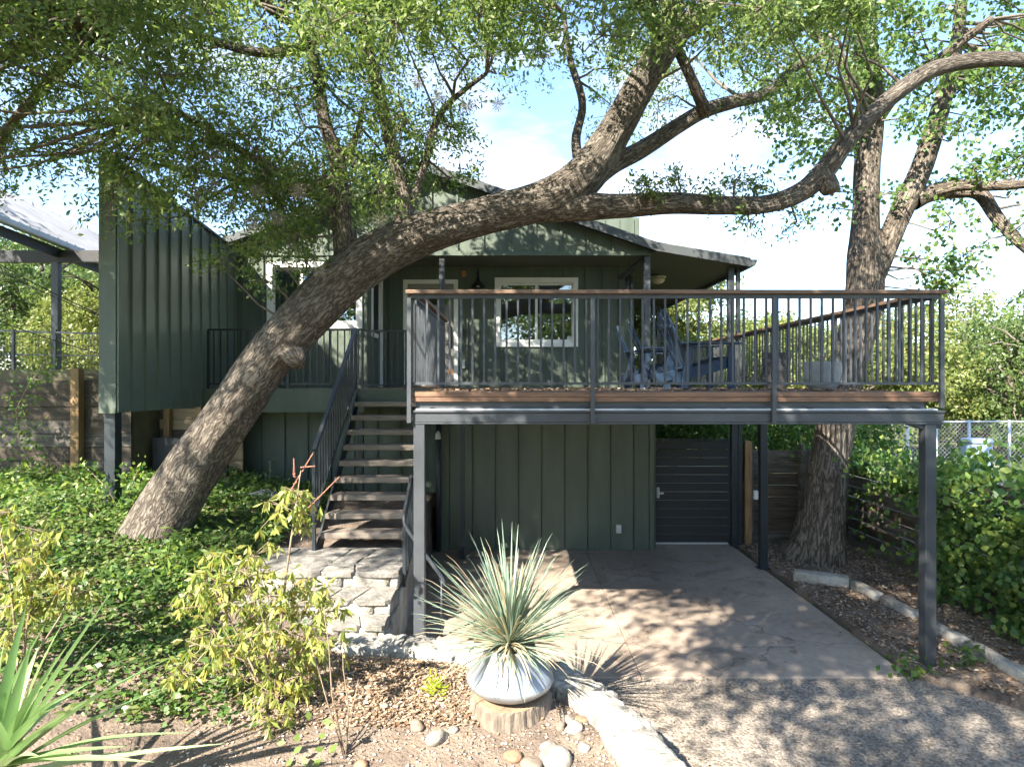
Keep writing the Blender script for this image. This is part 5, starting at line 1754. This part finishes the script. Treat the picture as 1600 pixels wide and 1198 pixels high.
# added unseen crown clumps, placed to shade the drive, porch wall, fence and screen wall
above = []
for (X, Y, Z, R, dn) in [(r.uniform(-2.9, 1.2), r.uniform(-3.8, 2.6), r.uniform(5.6, 8.2), r.uniform(0.6, 0.95), 2.1) for _ in range(80)] + \
        [(r.uniform(-9.0, -4.6), r.uniform(0.5, 5.5), r.uniform(6.0, 9.0), r.uniform(0.6, 0.9), 1.7) for _ in range(34)] + \
        [(r.uniform(-3.5, 3.5), r.uniform(3.2, 7.5), r.uniform(7.6, 10.0), r.uniform(0.5, 0.8), 1.2) for _ in range(8)] + \
        [(r.uniform(-2.9, -0.6), r.uniform(-0.2, 2.6), r.uniform(5.8, 7.4), r.uniform(0.6, 0.9), 2.2) for _ in range(18)] + \
        [(r.uniform(-5.6, 0.2), r.uniform(6.6, 8.3), r.uniform(7.2, 8.4), r.uniform(0.5, 0.75), 2.0) for _ in range(26)] + \
        [(r.uniform(-4.5, 0.5), r.uniform(6.0, 8.0), r.uniform(9.0, 10.4), r.uniform(0.4, 0.6), 0.7) for _ in range(12)] + \
        [(r.uniform(-12.0, -8.6), r.uniform(3.2, 7.0), r.uniform(5.4, 8.2), r.uniform(0.6, 0.95), 1.8) for _ in range(26)] + \
        [(r.uniform(-8.8, -6.2), r.uniform(3.6, 6.4), r.uniform(5.4, 7.4), r.uniform(0.5, 0.8), 1.6) for _ in range(16)]:
    above.append((Vector((X, Y, Z)), R, dn))
tw = []
C, Dr = crown(clumps, LB.pts, tw, 44, 13, 0.06, 0.024, 0.20, 0.25, r)
n1 = len(C)
C2, Dr2 = crown(above, LB.pts, tw, 34, 5, 0.06, 0.024, 0.26, 0.25, r, 0.02, 4)
C, Dr = np.vstack([C, C2]), np.vstack([Dr, Dr2])
n = len(C)
big = np.where(np.arange(n) < n1, 1.0, 2.1)
rnd = np.clip(r.normal(0.42, 0.24, n), 0, 1)
me = leaf_mesh('crown', C, Dr, r.uniform(0.045, 0.085, n) * big, r.uniform(0.018, 0.032, n) * big, OAKLEAF, rnd)
add_mesh('crown', me, oak, 'stuff')
twig_mesh(tw, oak)
print('oak leaves', n)
# ball moss tufts on the twigs
mc, md_ = [], []
for (px, py) in [(185, 305), (200, 290), (215, 300), (330, 290), (400, 300), (300, 240), (420, 270), (440, 340), (360, 330), (230, 260), (280, 280), (340, 250), (450, 380), (470, 300), (500, 420), (655, 130), (680, 150), (735, 160), (770, 170), (845, 90), (590, 340), (260, 215), (150, 230), (395, 350), (445, 410), (250, 320), (310, 310), (470, 250)]:
    c = np.array(P(px + r.uniform(-8, 8), py + r.uniform(-8, 8), r.uniform(6.0, 7.3)))
    dd = unit(r.normal(size=(90, 3)))
    mc.append(c + dd * 0.055)
    md_.append(dd)
mc, md_ = np.vstack(mc), np.vstack(md_)
add_mesh('ball_moss', leaf_mesh('ball_moss', mc, md_, r.uniform(0.07, 0.13, len(mc)), 0.006, MOSSM, r.random(len(mc))), oak, 'stuff')

# ---- the broad-leaved tree on the right
pec = empty('furrowed_tree', P(1280, 885, 9.3), 'tall tree with furrowed bark and round leaves right of the deck', 'tree')
LP_ = Limbs(23)
DP = 9.3
LP_.add(px_path([(1274, 905, 44), (1278, 862, 39), (1284, 800, 33), (1293, 735, 30), (1304, 670, 28), (1318, 600, 26), (1337, 530, 25), (1350, 455, 26), (1352, 400, 25), (1352, 345, 20), (1355, 270, 19), (1360, 200, 18), (1356, 120, 17), (1352, 50, 15), (1350, -30, 13), (1340, -120, 11), (1330, -240, 8)], DP), flare=0.8, rough=0.05)
LP_.add(px_path([(1352, 455, 20), (1372, 408, 19), (1402, 345, 17), (1428, 292, 16), (1448, 240, 15), (1465, 185, 13), (1482, 120, 11), (1498, 50, 9), (1505, -40, 8)], DP))
LP_.add(px_path([(1428, 315, 14), (1455, 302, 13), (1490, 298, 12), (1530, 303, 10, 9.1), (1558, 340, 9, 9.0), (1590, 375, 8, 8.9), (1640, 420, 6, 8.8)], DP))
LP_.add(px_path([(1448, 303, 9), (1500, 290, 9, 9.0), (1560, 290, 8, 8.7), (1640, 285, 6, 8.4)], DP))
LP_.add(px_path([(1356, 215, 9), (1400, 150, 8, 9.0), (1470, 90, 7, 8.7), (1550, 30, 6, 8.4)], DP))
LP_.add(px_path([(1356, 150, 9), (1310, 90, 8, 9.5), (1260, 40, 7, 9.7), (1220, 0, 6, 9.9), (1180, -60, 4, 10)], DP))
LP_.build('trunk', PECANBARK, pec)
clumps = []
XR = [1160, 1230, 1300, 1345, 1400, 1425, 1440, 1500, 1560, 1640, 1720]
YR = [150, 210, 300, 230, 180, 330, 420, 445, 420, 400, 380]
for layer in range(3):
    for px in np.arange(1180, 1740, 66):
        for py in np.arange(-90, 470, 60):
            x, y = px + r.uniform(-34, 34), py + r.uniform(-30, 30)
            if y > np.interp(x, XR, YR) or (y > 330 and r.random() < 0.35) or r.random() < 0.30:
                continue
            if abs(x - 1355) < 45 and y > 200:
                continue
            if abs(x - np.interp(y, [180, 450], [1465, 1365])) < 32 and y > 180:
                continue
            D = r.uniform(8.3, 10.4)
            clumps.append((P(x, y, D), 0.36 * r.uniform(0.7, 1.15), 1.0))
for (px, py) in ((1445, 430), (1470, 440), (1430, 405), (1490, 420), (1455, 455), (1300, 300), (1305, 325), (1590, 465), (1400, 300)):
    clumps.append((P(px, py, 9.0), 0.2, 0.5))
tw = []
C, Dr = crown(clumps, LP_.pts, tw, 15, 9, 0.08, 0.06, 0.26, 0.5, r)
n = len(C)
me = leaf_mesh('crown', C, Dr, r.uniform(0.06, 0.095, n), r.uniform(0.05, 0.078, n), PECLEAF, np.clip(r.normal(0.45, 0.25, n), 0, 1), 0.1)
add_mesh('crown', me, pec, 'stuff')
twig_mesh(tw, pec)
print('right tree leaves', n)


# ---- trees farther off
def far_tree(name, base, h, crad, cz, mat, label, seed, nclump=46, leaf=0.16, nspr=18, trunk_r=0.16, flat=0.75, group='trees in the background'):
    rr = np.random.default_rng(seed)
    base = Vector(base)
    t = empty(name, base, label, 'tree', group)
    L_ = Limbs(seed)
    top = base + Vector((rr.uniform(-.3, .3), 0, h * 0.8))
    L_.add([(base + Vector((0, 0, -0.3)), trunk_r * 1.3), (base.lerp(top, 0.3) + Vector((0.15, 0, 0)), trunk_r), (base.lerp(top, 0.7), trunk_r * 0.6), (top, trunk_r * 0.2)])
    for k in range(6):
        a = base.lerp(top, 0.25 + 0.09 * k)
        an = rr.uniform(0, 6.28)
        e = a + Vector((math.cos(an) * crad * 0.7, math.sin(an) * crad * 0.7, crad * rr.uniform(0.1, 0.6)))
        L_.add([(a, trunk_r * 0.45), (a.lerp(e, 0.5) + Vector((0, 0, 0.15)), trunk_r * 0.3), (e, trunk_r * 0.1)])
    L_.build('trunk', PECANBARK, t)
    q = unit(rr.normal(size=(nclump, 3))) * (rr.random((nclump, 1)) ** 0.4) * np.array([crad, crad, (h - cz) * 0.52 if flat is None else crad * flat])
    cc = np.array([base.x, base.y, base.z + cz]) + q
    cl_ = [(Vector(c), crad * rr.uniform(0.2, 0.34), 1.0) for c in cc]
    tw_ = []
    C_, D_ = crown(cl_, L_.pts, tw_, nspr, 9, leaf, leaf * 0.5, leaf * 2.6, 0.4, rr, trunk_r * 0.2, 2)
    n_ = len(C_)
    add_mesh('crown', leaf_mesh('crown', C_, D_, rr.uniform(0.7, 1.3, n_) * leaf, rr.uniform(0.35, 0.6, n_) * leaf, mat, np.clip(rr.normal(0.5, 0.25, n_), 0, 1)), t, 'stuff')
    twig_mesh(tw_, t, seg=4)


far_tree('yellow_green_tree', (4.75, 18.4, 0), 6.8, 1.9, 4.0, FARLEAF, 'yellow green tree filling the gap under the side porch roof', 31, 80, 0.13, 34, 0.12, 1.6)
far_tree('distant_tree', (9.3, 21, 0), 5.0, 2.2, 2.4, FARLEAF, 'yellow green tree seen through the side railing behind the furrowed trunk', 32, 80, 0.15, 34, 0.14, 1.15)
far_tree('distant_tree', (13.6, 22, 0), 4.9, 2.4, 2.6, FARLEAF, 'yellowish bushy tree just right of the deck corner', 33, 90, 0.15, 34, 0.14, 1.0)
far_tree('distant_tree', (18.0, 22, 0), 5.6, 2.6, 2.8, FARDARK, 'greener dense tree at the right edge beyond the fence', 34, 90, 0.15, 34, 0.16, 1.05)
far_tree('distant_tree', (11.4, 29, 0), 6.0, 3.2, 2.8, FARDARK, 'dark green far tree low on the horizon behind the railing', 35, 80, 0.22, 30, 0.2, 0.95)
far_tree('distant_tree', (21.5, 29, 0), 6.9, 3.6, 3.3, FARLEAF, 'tall yellow green far tree behind the right edge', 36, 80, 0.22, 30, 0.2, 1.1)
far_tree('distant_tree', (16.6, 30, 0), 6.4, 3.4, 3.1, FARLEAF, 'pale far tree between two nearer trees beyond the chain link', 37, 80, 0.22, 30, 0.2, 1.0)
far_tree('distant_tree', (7.2, 30, 0), 5.5, 2.8, 2.6, FARDARK, 'dark far tree low behind the blue chairs', 40, 60, 0.22, 30, 0.2, 0.95)
for k, (bx0, by0, hh) in enumerate(((-9.5, -15, 9.5), (-2.5, -17, 10), (4.0, -15, 9), (10.5, -16, 10.5))):  # unseen trees, added to give the window panes something to reflect
    far_tree('street_tree', (bx0, by0, 0), hh, 3.6, 5.2, FARDARK, ['street tree across the road, farthest left, mirrored in the window', 'street tree across the road, second from left, mirrored in the window', 'street tree across the road, third from left, mirrored in the window', 'street tree across the road, farthest right, mirrored in the window'][k], 41 + k, 50, 0.3, 22, 0.25, 1.1, 'trees across the road behind the viewer')
far_tree('carport_tree', (-12.6, 16.5, 2.9), 4.6, 2.3, 1.7, FARDARK, 'green tree seen under the carport roof left of its post', 38, 70, 0.13, 34, 0.1, 0.9)
far_tree('carport_tree', (-9.6, 14.6, 2.9), 3.4, 1.6, 1.0, FARLEAF, 'pale yellow green bush between the carport post and the screen wall', 39, 70, 0.10, 34, 0.07, 0.9)
far_tree('carport_tree', (-16.5, 24, 2.9), 7, 3.4, 2.8, FARDARK, 'big dark tree far behind the carport', 45, 70, 0.2, 30, 0.15, 0.9)
far_tree('carport_tree', (-11.5, 25, 2.9), 6, 3.0, 2.2, FARDARK, 'broad green tree far behind the screen wall', 46, 60, 0.2, 30, 0.15, 0.9)

# ------------------------------------------------------------------ vines, ground cover, shrubs
def cover(name, C, Dr, L_, W_, mat, rnd, label=None, cat=None, N=None, fold=0.15):
    o = add_mesh(name, leaf_mesh(name, C, Dr, L_, W_, mat, rnd, fold, N))
    o['kind'] = 'stuff'
    if label:
        tag(o, label, cat)
    return o


r = np.random.default_rng(77)
# vine over the right fence: lumpy, leaves face outward, thinning to the back
n = 15500
y = 3.4 + 7.0 * r.random(n) ** 1.15
z = 0.05 + r.random(n) ** 0.85 * (2.02 - 0.05 * y)
x = 5.55 - 0.55 * np.abs(fnoise(y * 1.0, z * 1.3, 1.5)) ** 1.3 - 0.22 * r.random(n) ** 2 + np.where(z > 1.45, r.normal(0, 0.25, n), 0)
z = z + np.where(z > 1.4, 0.22 * np.abs(r.normal(size=n)) * (0.6 + fnoise(y, y * 0.4, 2.0)), 0)
keep = (y < 7.9) | (z > 1.15 + 0.25 * (y - 7.9) * 0.5) | (r.random(n) < 0.06)
keep &= fnoise(y * 1.7, z * 2.1, 1.4) + r.normal(0, 0.3, n) > -0.55
C = np.stack([x, y, z], 1)[keep]
n = len(C)
Nn = np.stack([-np.ones(n), -0.7 * np.ones(n), 0.6 * np.ones(n)], 1) + r.normal(size=(n, 3)) * 0.55
Dr = np.stack([r.normal(0, .6, n), r.normal(0, .8, n), -0.6 + r.normal(0, .5, n)], 1)
cover('fence_vine', C, Dr, r.uniform(0.06, 0.12, n), r.uniform(0.045, 0.085, n), IVYLEAF, np.clip(0.55 + 0.25 * fnoise(C[:, 1], C[:, 2], 2.5) + r.normal(0, 0.25, n), 0, 1), 'dense green vine covering the right plank fence', 'vine', Nn)
# hedge above the gate and the plank fence
n = 9000
x = r.uniform(2.6, 7.2, n)
z = 1.35 + r.random(n) * 0.78 + 0.1 * fnoise(x, x * 0.3, 1.3)
y = 11.0 + r.random(n) * 1.6
cover('ivy_hedge', np.stack([x, y, z], 1), r.normal(size=(n, 3)), r.uniform(0.06, 0.11, n), r.uniform(0.045, 0.075, n), IVYLEAF, np.clip(r.normal(0.4, 0.25, n), 0, 1), 'ivy hedge mounded above the gate and back plank fence', 'hedge')
# ground cover round the oak
n = 90000
x = r.uniform(-9.5, -1.6, n)
y = r.uniform(4.3, 10.6, n)
dens = np.clip(0.55 + 0.6 * fnoise(x, y, 1.1) + 0.5 * (y - 5.0), 0.0, 1.0) * np.clip((-x - 1.7) * 1.2, 0, 1)
keep = r.random(n) < dens
keep &= ~((x > -2.80) & (y > 5.6))
keep &= ~((y > 10.3) & (x > -4.9))
x, y = x[keep], y[keep]
n = len(x)
hgt = 0.02 + r.random(n) * (0.10 + 0.10 * np.clip(fnoise(x, y, 1.9), -0.7, 1) + 0.06 * np.clip(fnoise(x + 3, y, 4.5), 0, 1))
C = np.stack([x, y, gz(x, y) + hgt], 1)
Nn = np.stack([r.normal(0, .5, n), -0.35 + r.normal(0, .5, n), np.ones(n)], 1)
cover('ground_cover', C, np.stack([r.normal(size=n), r.normal(size=n), r.normal(0, .35, n)], 1), r.uniform(0.035, 0.085, n), r.uniform(0.022, 0.05, n), COVERLEAF, np.clip(0.45 + 0.2 * fnoise(x, y, 1.7) + r.normal(0, 0.25, n), 0, 1), 'low leafy ground cover round the oak trunk', 'ground cover', Nn)
n = 5200
cx_, cy_ = r.uniform(-8.5, -2.6, 150), r.uniform(4.9, 9.8, 150)
i_ = r.integers(0, 150, n)
x, y = cx_[i_] + r.normal(0, 0.12, n), cy_[i_] + r.normal(0, 0.12, n)
k_ = ~((x > -2.85) & (y > 5.5))
x, y = x[k_], y[k_]
n = len(x)
C = np.stack([x, y, gz(x, y) + 0.05 + 0.25 * r.random(n) ** 1.5], 1)
cover('loose_weeds', C, np.stack([r.normal(size=n), r.normal(size=n), 0.4 + r.normal(0, .5, n)], 1), r.uniform(0.05, 0.12, n), r.uniform(0.025, 0.055, n), IVYLEAF, np.clip(r.normal(0.75, 0.2, n), 0, 1), 'taller pale weeds poking out of the ground cover', 'weeds')
n = 1500
x, y = r.uniform(-8, -2.0, n), r.uniform(4.3, 9.5, n)
C = np.stack([x, y, gz(x, y) + 0.03 + 0.10 * r.random(n)], 1)
k_ = ~((x > -2.85) & (y > 5.5))
C = C[k_]
n = len(C)
cover('fallen_leaves', C, r.normal(size=(n, 3)) * np.array([1, 1, .3]), 0.06, 0.03, LITTERM, r.random(n), 'dry leaves caught in the ground cover', 'leaf litter', np.array([[0, 0, 1.0]] * n) + r.normal(size=(n, 3)) * .4)


def climbing_vine(name, pts, label, width, cnt, seed, Y):
    rr = np.random.default_rng(seed)
    v = empty(name, P(*pts[0], Y), label, 'vine', 'climbing vines at the left')
    W = [P(a, b, Y) for a, b in pts]
    m_ = MB()
    m_.tube(W, 0.006, 6)
    m_.build('stem', STEMM, v, True)
    A = np.array([list(w) for w in W])
    t = rr.random(cnt) * (len(W) - 1)
    i = np.minimum(t.astype(int), len(W) - 2)
    c = A[i] + (A[i + 1] - A[i]) * (t - i)[:, None] + rr.normal(size=(cnt, 3)) * np.array([width, width * 0.4, width])
    o = add_mesh('foliage', leaf_mesh('foliage', c, rr.normal(size=(cnt, 3)) + np.array([0, 0, -.6]), rr.uniform(0.05, 0.09, cnt), rr.uniform(0.03, 0.055, cnt), IVYLEAF, np.clip(rr.normal(0.6, .25, cnt), 0, 1)), v)
    o['kind'] = 'stuff'


climbing_vine('climbing_vine', [(45, 790), (50, 730), (30, 690), (25, 640), (45, 600), (80, 555)], 'leafy vine climbing the dark plank wall at the left edge', 0.17, 420, 5, 9.1)
climbing_vine('climbing_vine', [(190, 800), (165, 760), (145, 740), (132, 728)], 'small arching vine sprig in front of the steel post', 0.06, 90, 6, 7.6)
climbing_vine('climbing_vine', [(200, 800), (205, 760), (215, 735)], 'small vine clump between the steel post and the oak', 0.12, 150, 7, 7.7)
climbing_vine('climbing_vine', [(418, 815), (420, 770), (422, 720)], 'thin vine standing against the dark wall under the balcony', 0.04, 70, 8, 9.6)
climbing_vine('climbing_vine', [(330, 815), (345, 790), (352, 740)], 'vine sprig between the oak trunk and the wall under the balcony', 0.08, 140, 9, 9.4)
climbing_vine('climbing_vine', [(1452, 1062), (1420, 1045), (1400, 1040)], 'small green vine at the foot of the right deck post', 0.07, 80, 10, 5.7)
climbing_vine('climbing_vine', [(1460, 1060), (1490, 1040), (1530, 1020)], 'weeds creeping right of the right deck post', 0.08, 90, 12, 5.8)


def droop_shrub(name, base, stems, clusters, label, seed, spikes=()):
    rr = np.random.default_rng(seed)
    s = empty(name, base, label, 'shrub')
    base = Vector(base)
    paths = []
    for tip, rad in stems:
        tip = Vector(tip)
        mid = base.lerp(tip, 0.5) + Vector((rr.uniform(-.08, .08), rr.uniform(-.08, .08), 0.08))
        m_ = MB()
        pts = [base + Vector((rr.uniform(-.04, .04), rr.uniform(-.04, .04), -0.05)), base.lerp(mid, 0.5), mid, mid.lerp(tip, 0.5), tip]
        m_.tube(pts, [rad, rad * 0.85, rad * 0.7, rad * 0.5, rad * 0.25], 7)
        m_.build('stem', STEMM, s, True)
        paths += [np.array([list(p) for p in pts])]
    allp = np.vstack([np.linspace(a[i], a[i + 1], 6) for a in paths for i in range(len(a) - 1)])
    Cc, Dd, Nn = [], [], []
    tws = []
    for c in clusters:
        c = np.array(c)
        b = allp[np.argmin(((allp - c) ** 2).sum(1) + 0.5 * np.maximum(0, allp[:, 2] - c[2]) ** 2)]
        tws.append(([Vector(b), Vector((b + c) / 2 + rr.normal(size=3) * 0.03), Vector(c)], [0.006, 0.005, 0.003]))
        for w in range(11):                      # whorls of drooping leaflets
            w0 = c + rr.normal(size=3) * np.array([0.075, 0.075, 0.06])
            tws.append(([Vector(c), Vector((c + w0) / 2), Vector(w0)], [0.003, 0.0025, 0.002]))
            k = 6
            an = rr.uniform(0, 6.28) + np.arange(k) * 6.28 / k
            d = np.stack([np.cos(an) * 0.5, np.sin(an) * 0.5, -0.75 + rr.normal(0, 0.45, k)], 1) + rr.normal(size=(k, 3)) * 0.22
            d = unit(d)
            Cc.append(w0 + d * 0.05)
            Dd.append(d)
    Cc, Dd = np.vstack(Cc), np.vstack(Dd)
    n_ = len(Cc)
    twig_mesh(tws, s, STEMM, 4)
    o = add_mesh('foliage', leaf_mesh('foliage', Cc, Dd, rr.uniform(0.045, 0.12, n_), rr.uniform(0.015, 0.032, n_), SHRUBLEAF, np.clip(rr.normal(0.5, 0.25, n_), 0, 1), 0.3), s)
    o['kind'] = 'stuff'
    for (a, b) in spikes:
        a, b = Vector(a), Vector(b)
        m_ = MB()
        for k in range(26):
            t = k / 25
            c = a.lerp(b, t)
            an = k * 2.4
            q = c + Vector((math.cos(an), math.sin(an), 0)) * 0.012 * (1.2 - t)
            m_.tube([c, q], [0.006, 0.004], 5)
        m_.tube([a, b], [0.005, 0.003], 6)
        m_.build('seed_spike', SPIKEM, s)
    return s


DB = 4.55
bs = P(425, 1115, DB)
bs.z = float(gz(bs.x, bs.y))
cl = [(455, 765), (440, 790), (470, 800), (560 - 95, 775), (395, 868), (375, 890), (410, 895), (350, 915), (385, 925), (420, 930), (330, 945), (365, 950), (400, 960), (440, 955), (460, 935), (335, 985), (390, 995), (425, 985), (455, 990), (490, 965), (508, 935), (515, 955), (500, 1000), (470, 1020), (440, 1030), (400, 1030), (380, 1060), (410, 1065), (450, 1060), (430, 1085), (470, 1075), (400, 1095), (430, 1115), (350, 1030), (300, 1000), (285, 1050), (270, 1070), (325, 900), (345, 870), (500, 1040), (365, 1010), (480, 905), (300, 925)]
droop_shrub('drooping_shrub', bs, [(P(470, 735, DB + .1), 0.013), (P(380, 880, DB - .2), 0.013), (P(340, 930, DB), 0.011), (P(510, 940, DB + .2), 0.011), (P(430, 960, DB - .1), 0.010), (P(290, 1000, DB - .1), 0.009), (P(500, 1000, DB + .1), 0.009)],
            [P(a, b, DB + random.uniform(-.28, .28)) for a, b in cl], 'yellow green shrub with drooping leaves in front of the stone steps', 61,
            [(P(455, 765, DB + .1), P(489, 708, DB + .12)), (P(460, 745, DB + .1), P(459, 716, DB + .1)), (P(480, 795, DB + .1), P(530, 745, DB + .15)), (P(470, 730, DB + .1), P(492, 728, DB + .1))])
DS = 4.6
b2 = P(30, 1080, DS)
b2.z = float(gz(b2.x, b2.y))
cl2 = [(10, 800), (45, 825), (60, 850), (35, 860), (15, 880), (60, 900), (95, 915), (125, 925), (25, 930), (50, 950), (0, 850), (-20, 900), (80, 940), (20, 990), (-30, 960), (110, 900), (40, 905)]
droop_shrub('drooping_shrub', b2, [(P(50, 830, DS), 0.012), (P(120, 915, DS), 0.010), (P(0, 830, DS), 0.010)], [P(a, b, DS + random.uniform(-.2, .2)) for a, b in cl2], 'shrub with drooping pale leaves at the left edge behind the yucca', 62)
# thin bare sapling with a few leaves at the bottom
b3 = P(540, 1190, 4.1)
b3.z = float(gz(b3.x, b3.y))
sp_ = empty('thin_sapling', b3, 'thin bare sapling stems rising from the soil left of the planter', 'plant')
for (tx, ty) in ((505, 950), (535, 1000), (560, 1060), (480, 990)):
    tip = P(tx, ty, 4.15)
    MB().tube([b3 - Vector((0, 0, .04)), b3.lerp(tip, 0.4) + Vector((random.uniform(-.04, .04), 0.02, 0)), b3.lerp(tip, 0.75), tip], [0.006, 0.005, 0.004, 0.002], 6).build('stem', STEMM, sp_, True)
C = np.array([list(P(a + r.uniform(-6, 6), b + r.uniform(-6, 6), 4.0)) for a, b in ((450, 1190), (462, 1170), (478, 1185), (500, 1150), (520, 1140), (497, 1175), (470, 1150), (440, 1160), (455, 1145), (480, 1120), (508, 1130), (525, 1165), (465, 1198), (490, 1195))])
o = add_mesh('foliage', leaf_mesh('foliage', C, r.normal(size=(len(C), 3)) + np.array([0, 0, .4]), 0.075, 0.042, IVYLEAF, np.full(len(C), 0.75), 0.1, np.array([[0, -1, 0.8]] * len(C)) + r.normal(size=(len(C), 3)) * .3), sp_)
o['kind'] = 'stuff'
# bright little sedum
c = P(680, 1048, 4.75)
c.z = float(gz(c.x, c.y)) + 0.05
q = r.normal(size=(260, 3)) * np.array([0.04, 0.04, 0.05])
sed = empty('sedum_plant', c, 'bright lime green sedum tuft left of the planter', 'plant')
add_mesh('foliage', leaf_mesh('foliage', np.array(list(c)) + q, unit(q) + np.array([0, 0, .5]), 0.03, 0.012, LIME, r.random(260)), sed, 'stuff')

# ------------------------------------------------------------------ litter and pebbles (uncountable)
def litter(name, x, y, zf, L_, mat, label, rnd=None):
    n_ = len(x)
    C_ = np.stack([x, y, zf(x, y) + 0.008 + 0.01 * r.random(n_)], 1)
    Nn_ = np.stack([r.normal(0, .35, n_), r.normal(0, .35, n_), np.ones(n_)], 1)
    D_ = np.stack([r.normal(size=n_), r.normal(size=n_), r.normal(0, .2, n_)], 1)
    s = r.uniform(0.6, 1.3, n_) * L_
    o_ = cover(name, C_, D_, s, s * 0.5, mat, np.clip(r.normal(0.5, 0.3, n_), 0, 1), label, 'leaf litter', Nn_, 0.3)
    return o_


n = 900
litter('deck_litter', r.uniform(-0.85, 3.9, n), YF + 0.1 + np.abs(r.normal(0, 0.9, n)), lambda a, b: np.full_like(a, ZD), 0.055, LITTERM, 'dry fallen leaves scattered on the deck boards')
n = 5200
xx = np.clip(r.normal(-0.9, 0.45, n), -2.0, 0.4)
yy = r.uniform(4.35, 5.5, n)
k_ = xx < np.interp(yy, CY, CX) - 0.16
litter('bed_litter', xx[k_], yy[k_], gz, 0.035, LITTERM, 'brown bark chips and dry leaves in the sunny bed')
n = 5200
xx, yy = r.uniform(3.75, 5.5, n), r.uniform(4.6, 10.2, n)
k_ = xx > 3.78 + np.clip(5.69 - yy, 0, 9) * 1.0
litter('side_litter', xx[k_], yy[k_], side_z, 0.05, LITTERM, 'dry leaves on the soil beside the concrete slab')
n = 2600
xx, yy = r.uniform(-4.2, 0.9, n), r.uniform(3.0, 5.3, n)
k_ = xx < np.interp(yy, CY, CX) - 0.17
litter('soil_litter', xx[k_], yy[k_], gz, 0.028, LITTERM, 'small dry leaves strewn over the dark soil')
n = 420
litter('drive_litter', r.uniform(1.0, 4.2, n), r.uniform(4.2, 9.8, n), lambda a, b: np.full_like(a, 0.01), 0.03, LITTERM, 'few small dry leaves on the drive')


def pebbles(name, x, y, zf, smin, smax, mat, label):
    n_ = len(x)
    oc = np.array([[1, 0, 0], [0, 1, 0], [-1, 0, 0], [0, -1, 0], [0, 0, 1], [0, 0, -1], [.7, .7, .45], [-.7, .7, .45], [-.7, -.7, .45], [.7, -.7, .45]], float)
    fc = np.array([[4, 9, 6], [4, 6, 7], [4, 7, 8], [4, 8, 9], [0, 6, 9], [0, 1, 6], [1, 7, 6], [1, 2, 7], [2, 8, 7], [2, 3, 8], [3, 9, 8], [3, 0, 9], [0, 5, 1], [1, 5, 2], [2, 5, 3], [3, 5, 0]])
    s = r.uniform(smin, smax, (n_, 1, 1)) * (1 + 0.25 * r.normal(size=(n_, 10, 1)).clip(-1, 1)) * np.array([1, 0.8, 0.55])
    an = r.uniform(0, 6.28, n_)
    V = oc[None] * s
    X_ = V[..., 0] * np.cos(an)[:, None] - V[..., 1] * np.sin(an)[:, None] + x[:, None]
    Y_ = V[..., 0] * np.sin(an)[:, None] + V[..., 1] * np.cos(an)[:, None] + y[:, None]
    Z_ = V[..., 2] + (zf(x, y) + 0.004)[:, None]
    Q_ = (fc[None] + 10 * np.arange(n_)[:, None, None]).reshape(-1, 3)
    me_ = np_mesh(name, np.stack([X_, Y_, Z_], -1).reshape(-1, 3), Q_, mat, np.repeat(r.random(n_), 16))
    me_.polygons.foreach_set('use_smooth', [True] * len(me_.polygons))
    o_ = add_mesh(name, me_)
    tag(o_, label, 'pebbles', None, 'stuff')


PEBM = leaf_mat('pebble', [(0.22, 0.17, 0.125), (0.36, 0.30, 0.235), (0.52, 0.48, 0.41)], 0.0, 0.85, 0.3)
n = 2400
xx, yy = r.uniform(-2.2, 0.9, n), r.uniform(3.2, 5.45, n)
k_ = xx < np.interp(yy, CY, CX) - 0.17
pebbles('bed_pebbles', xx[k_], yy[k_], gz, 0.005, 0.016, PEBM, 'small pebbles in the soil round the stump')
n = 900
xx, yy = r.uniform(3.8, 5.0, n), r.uniform(5.8, 9.5, n)
pebbles('side_pebbles', xx, yy, side_z, 0.006, 0.016, PEBM, 'small pebbles in the soil beside the slab')
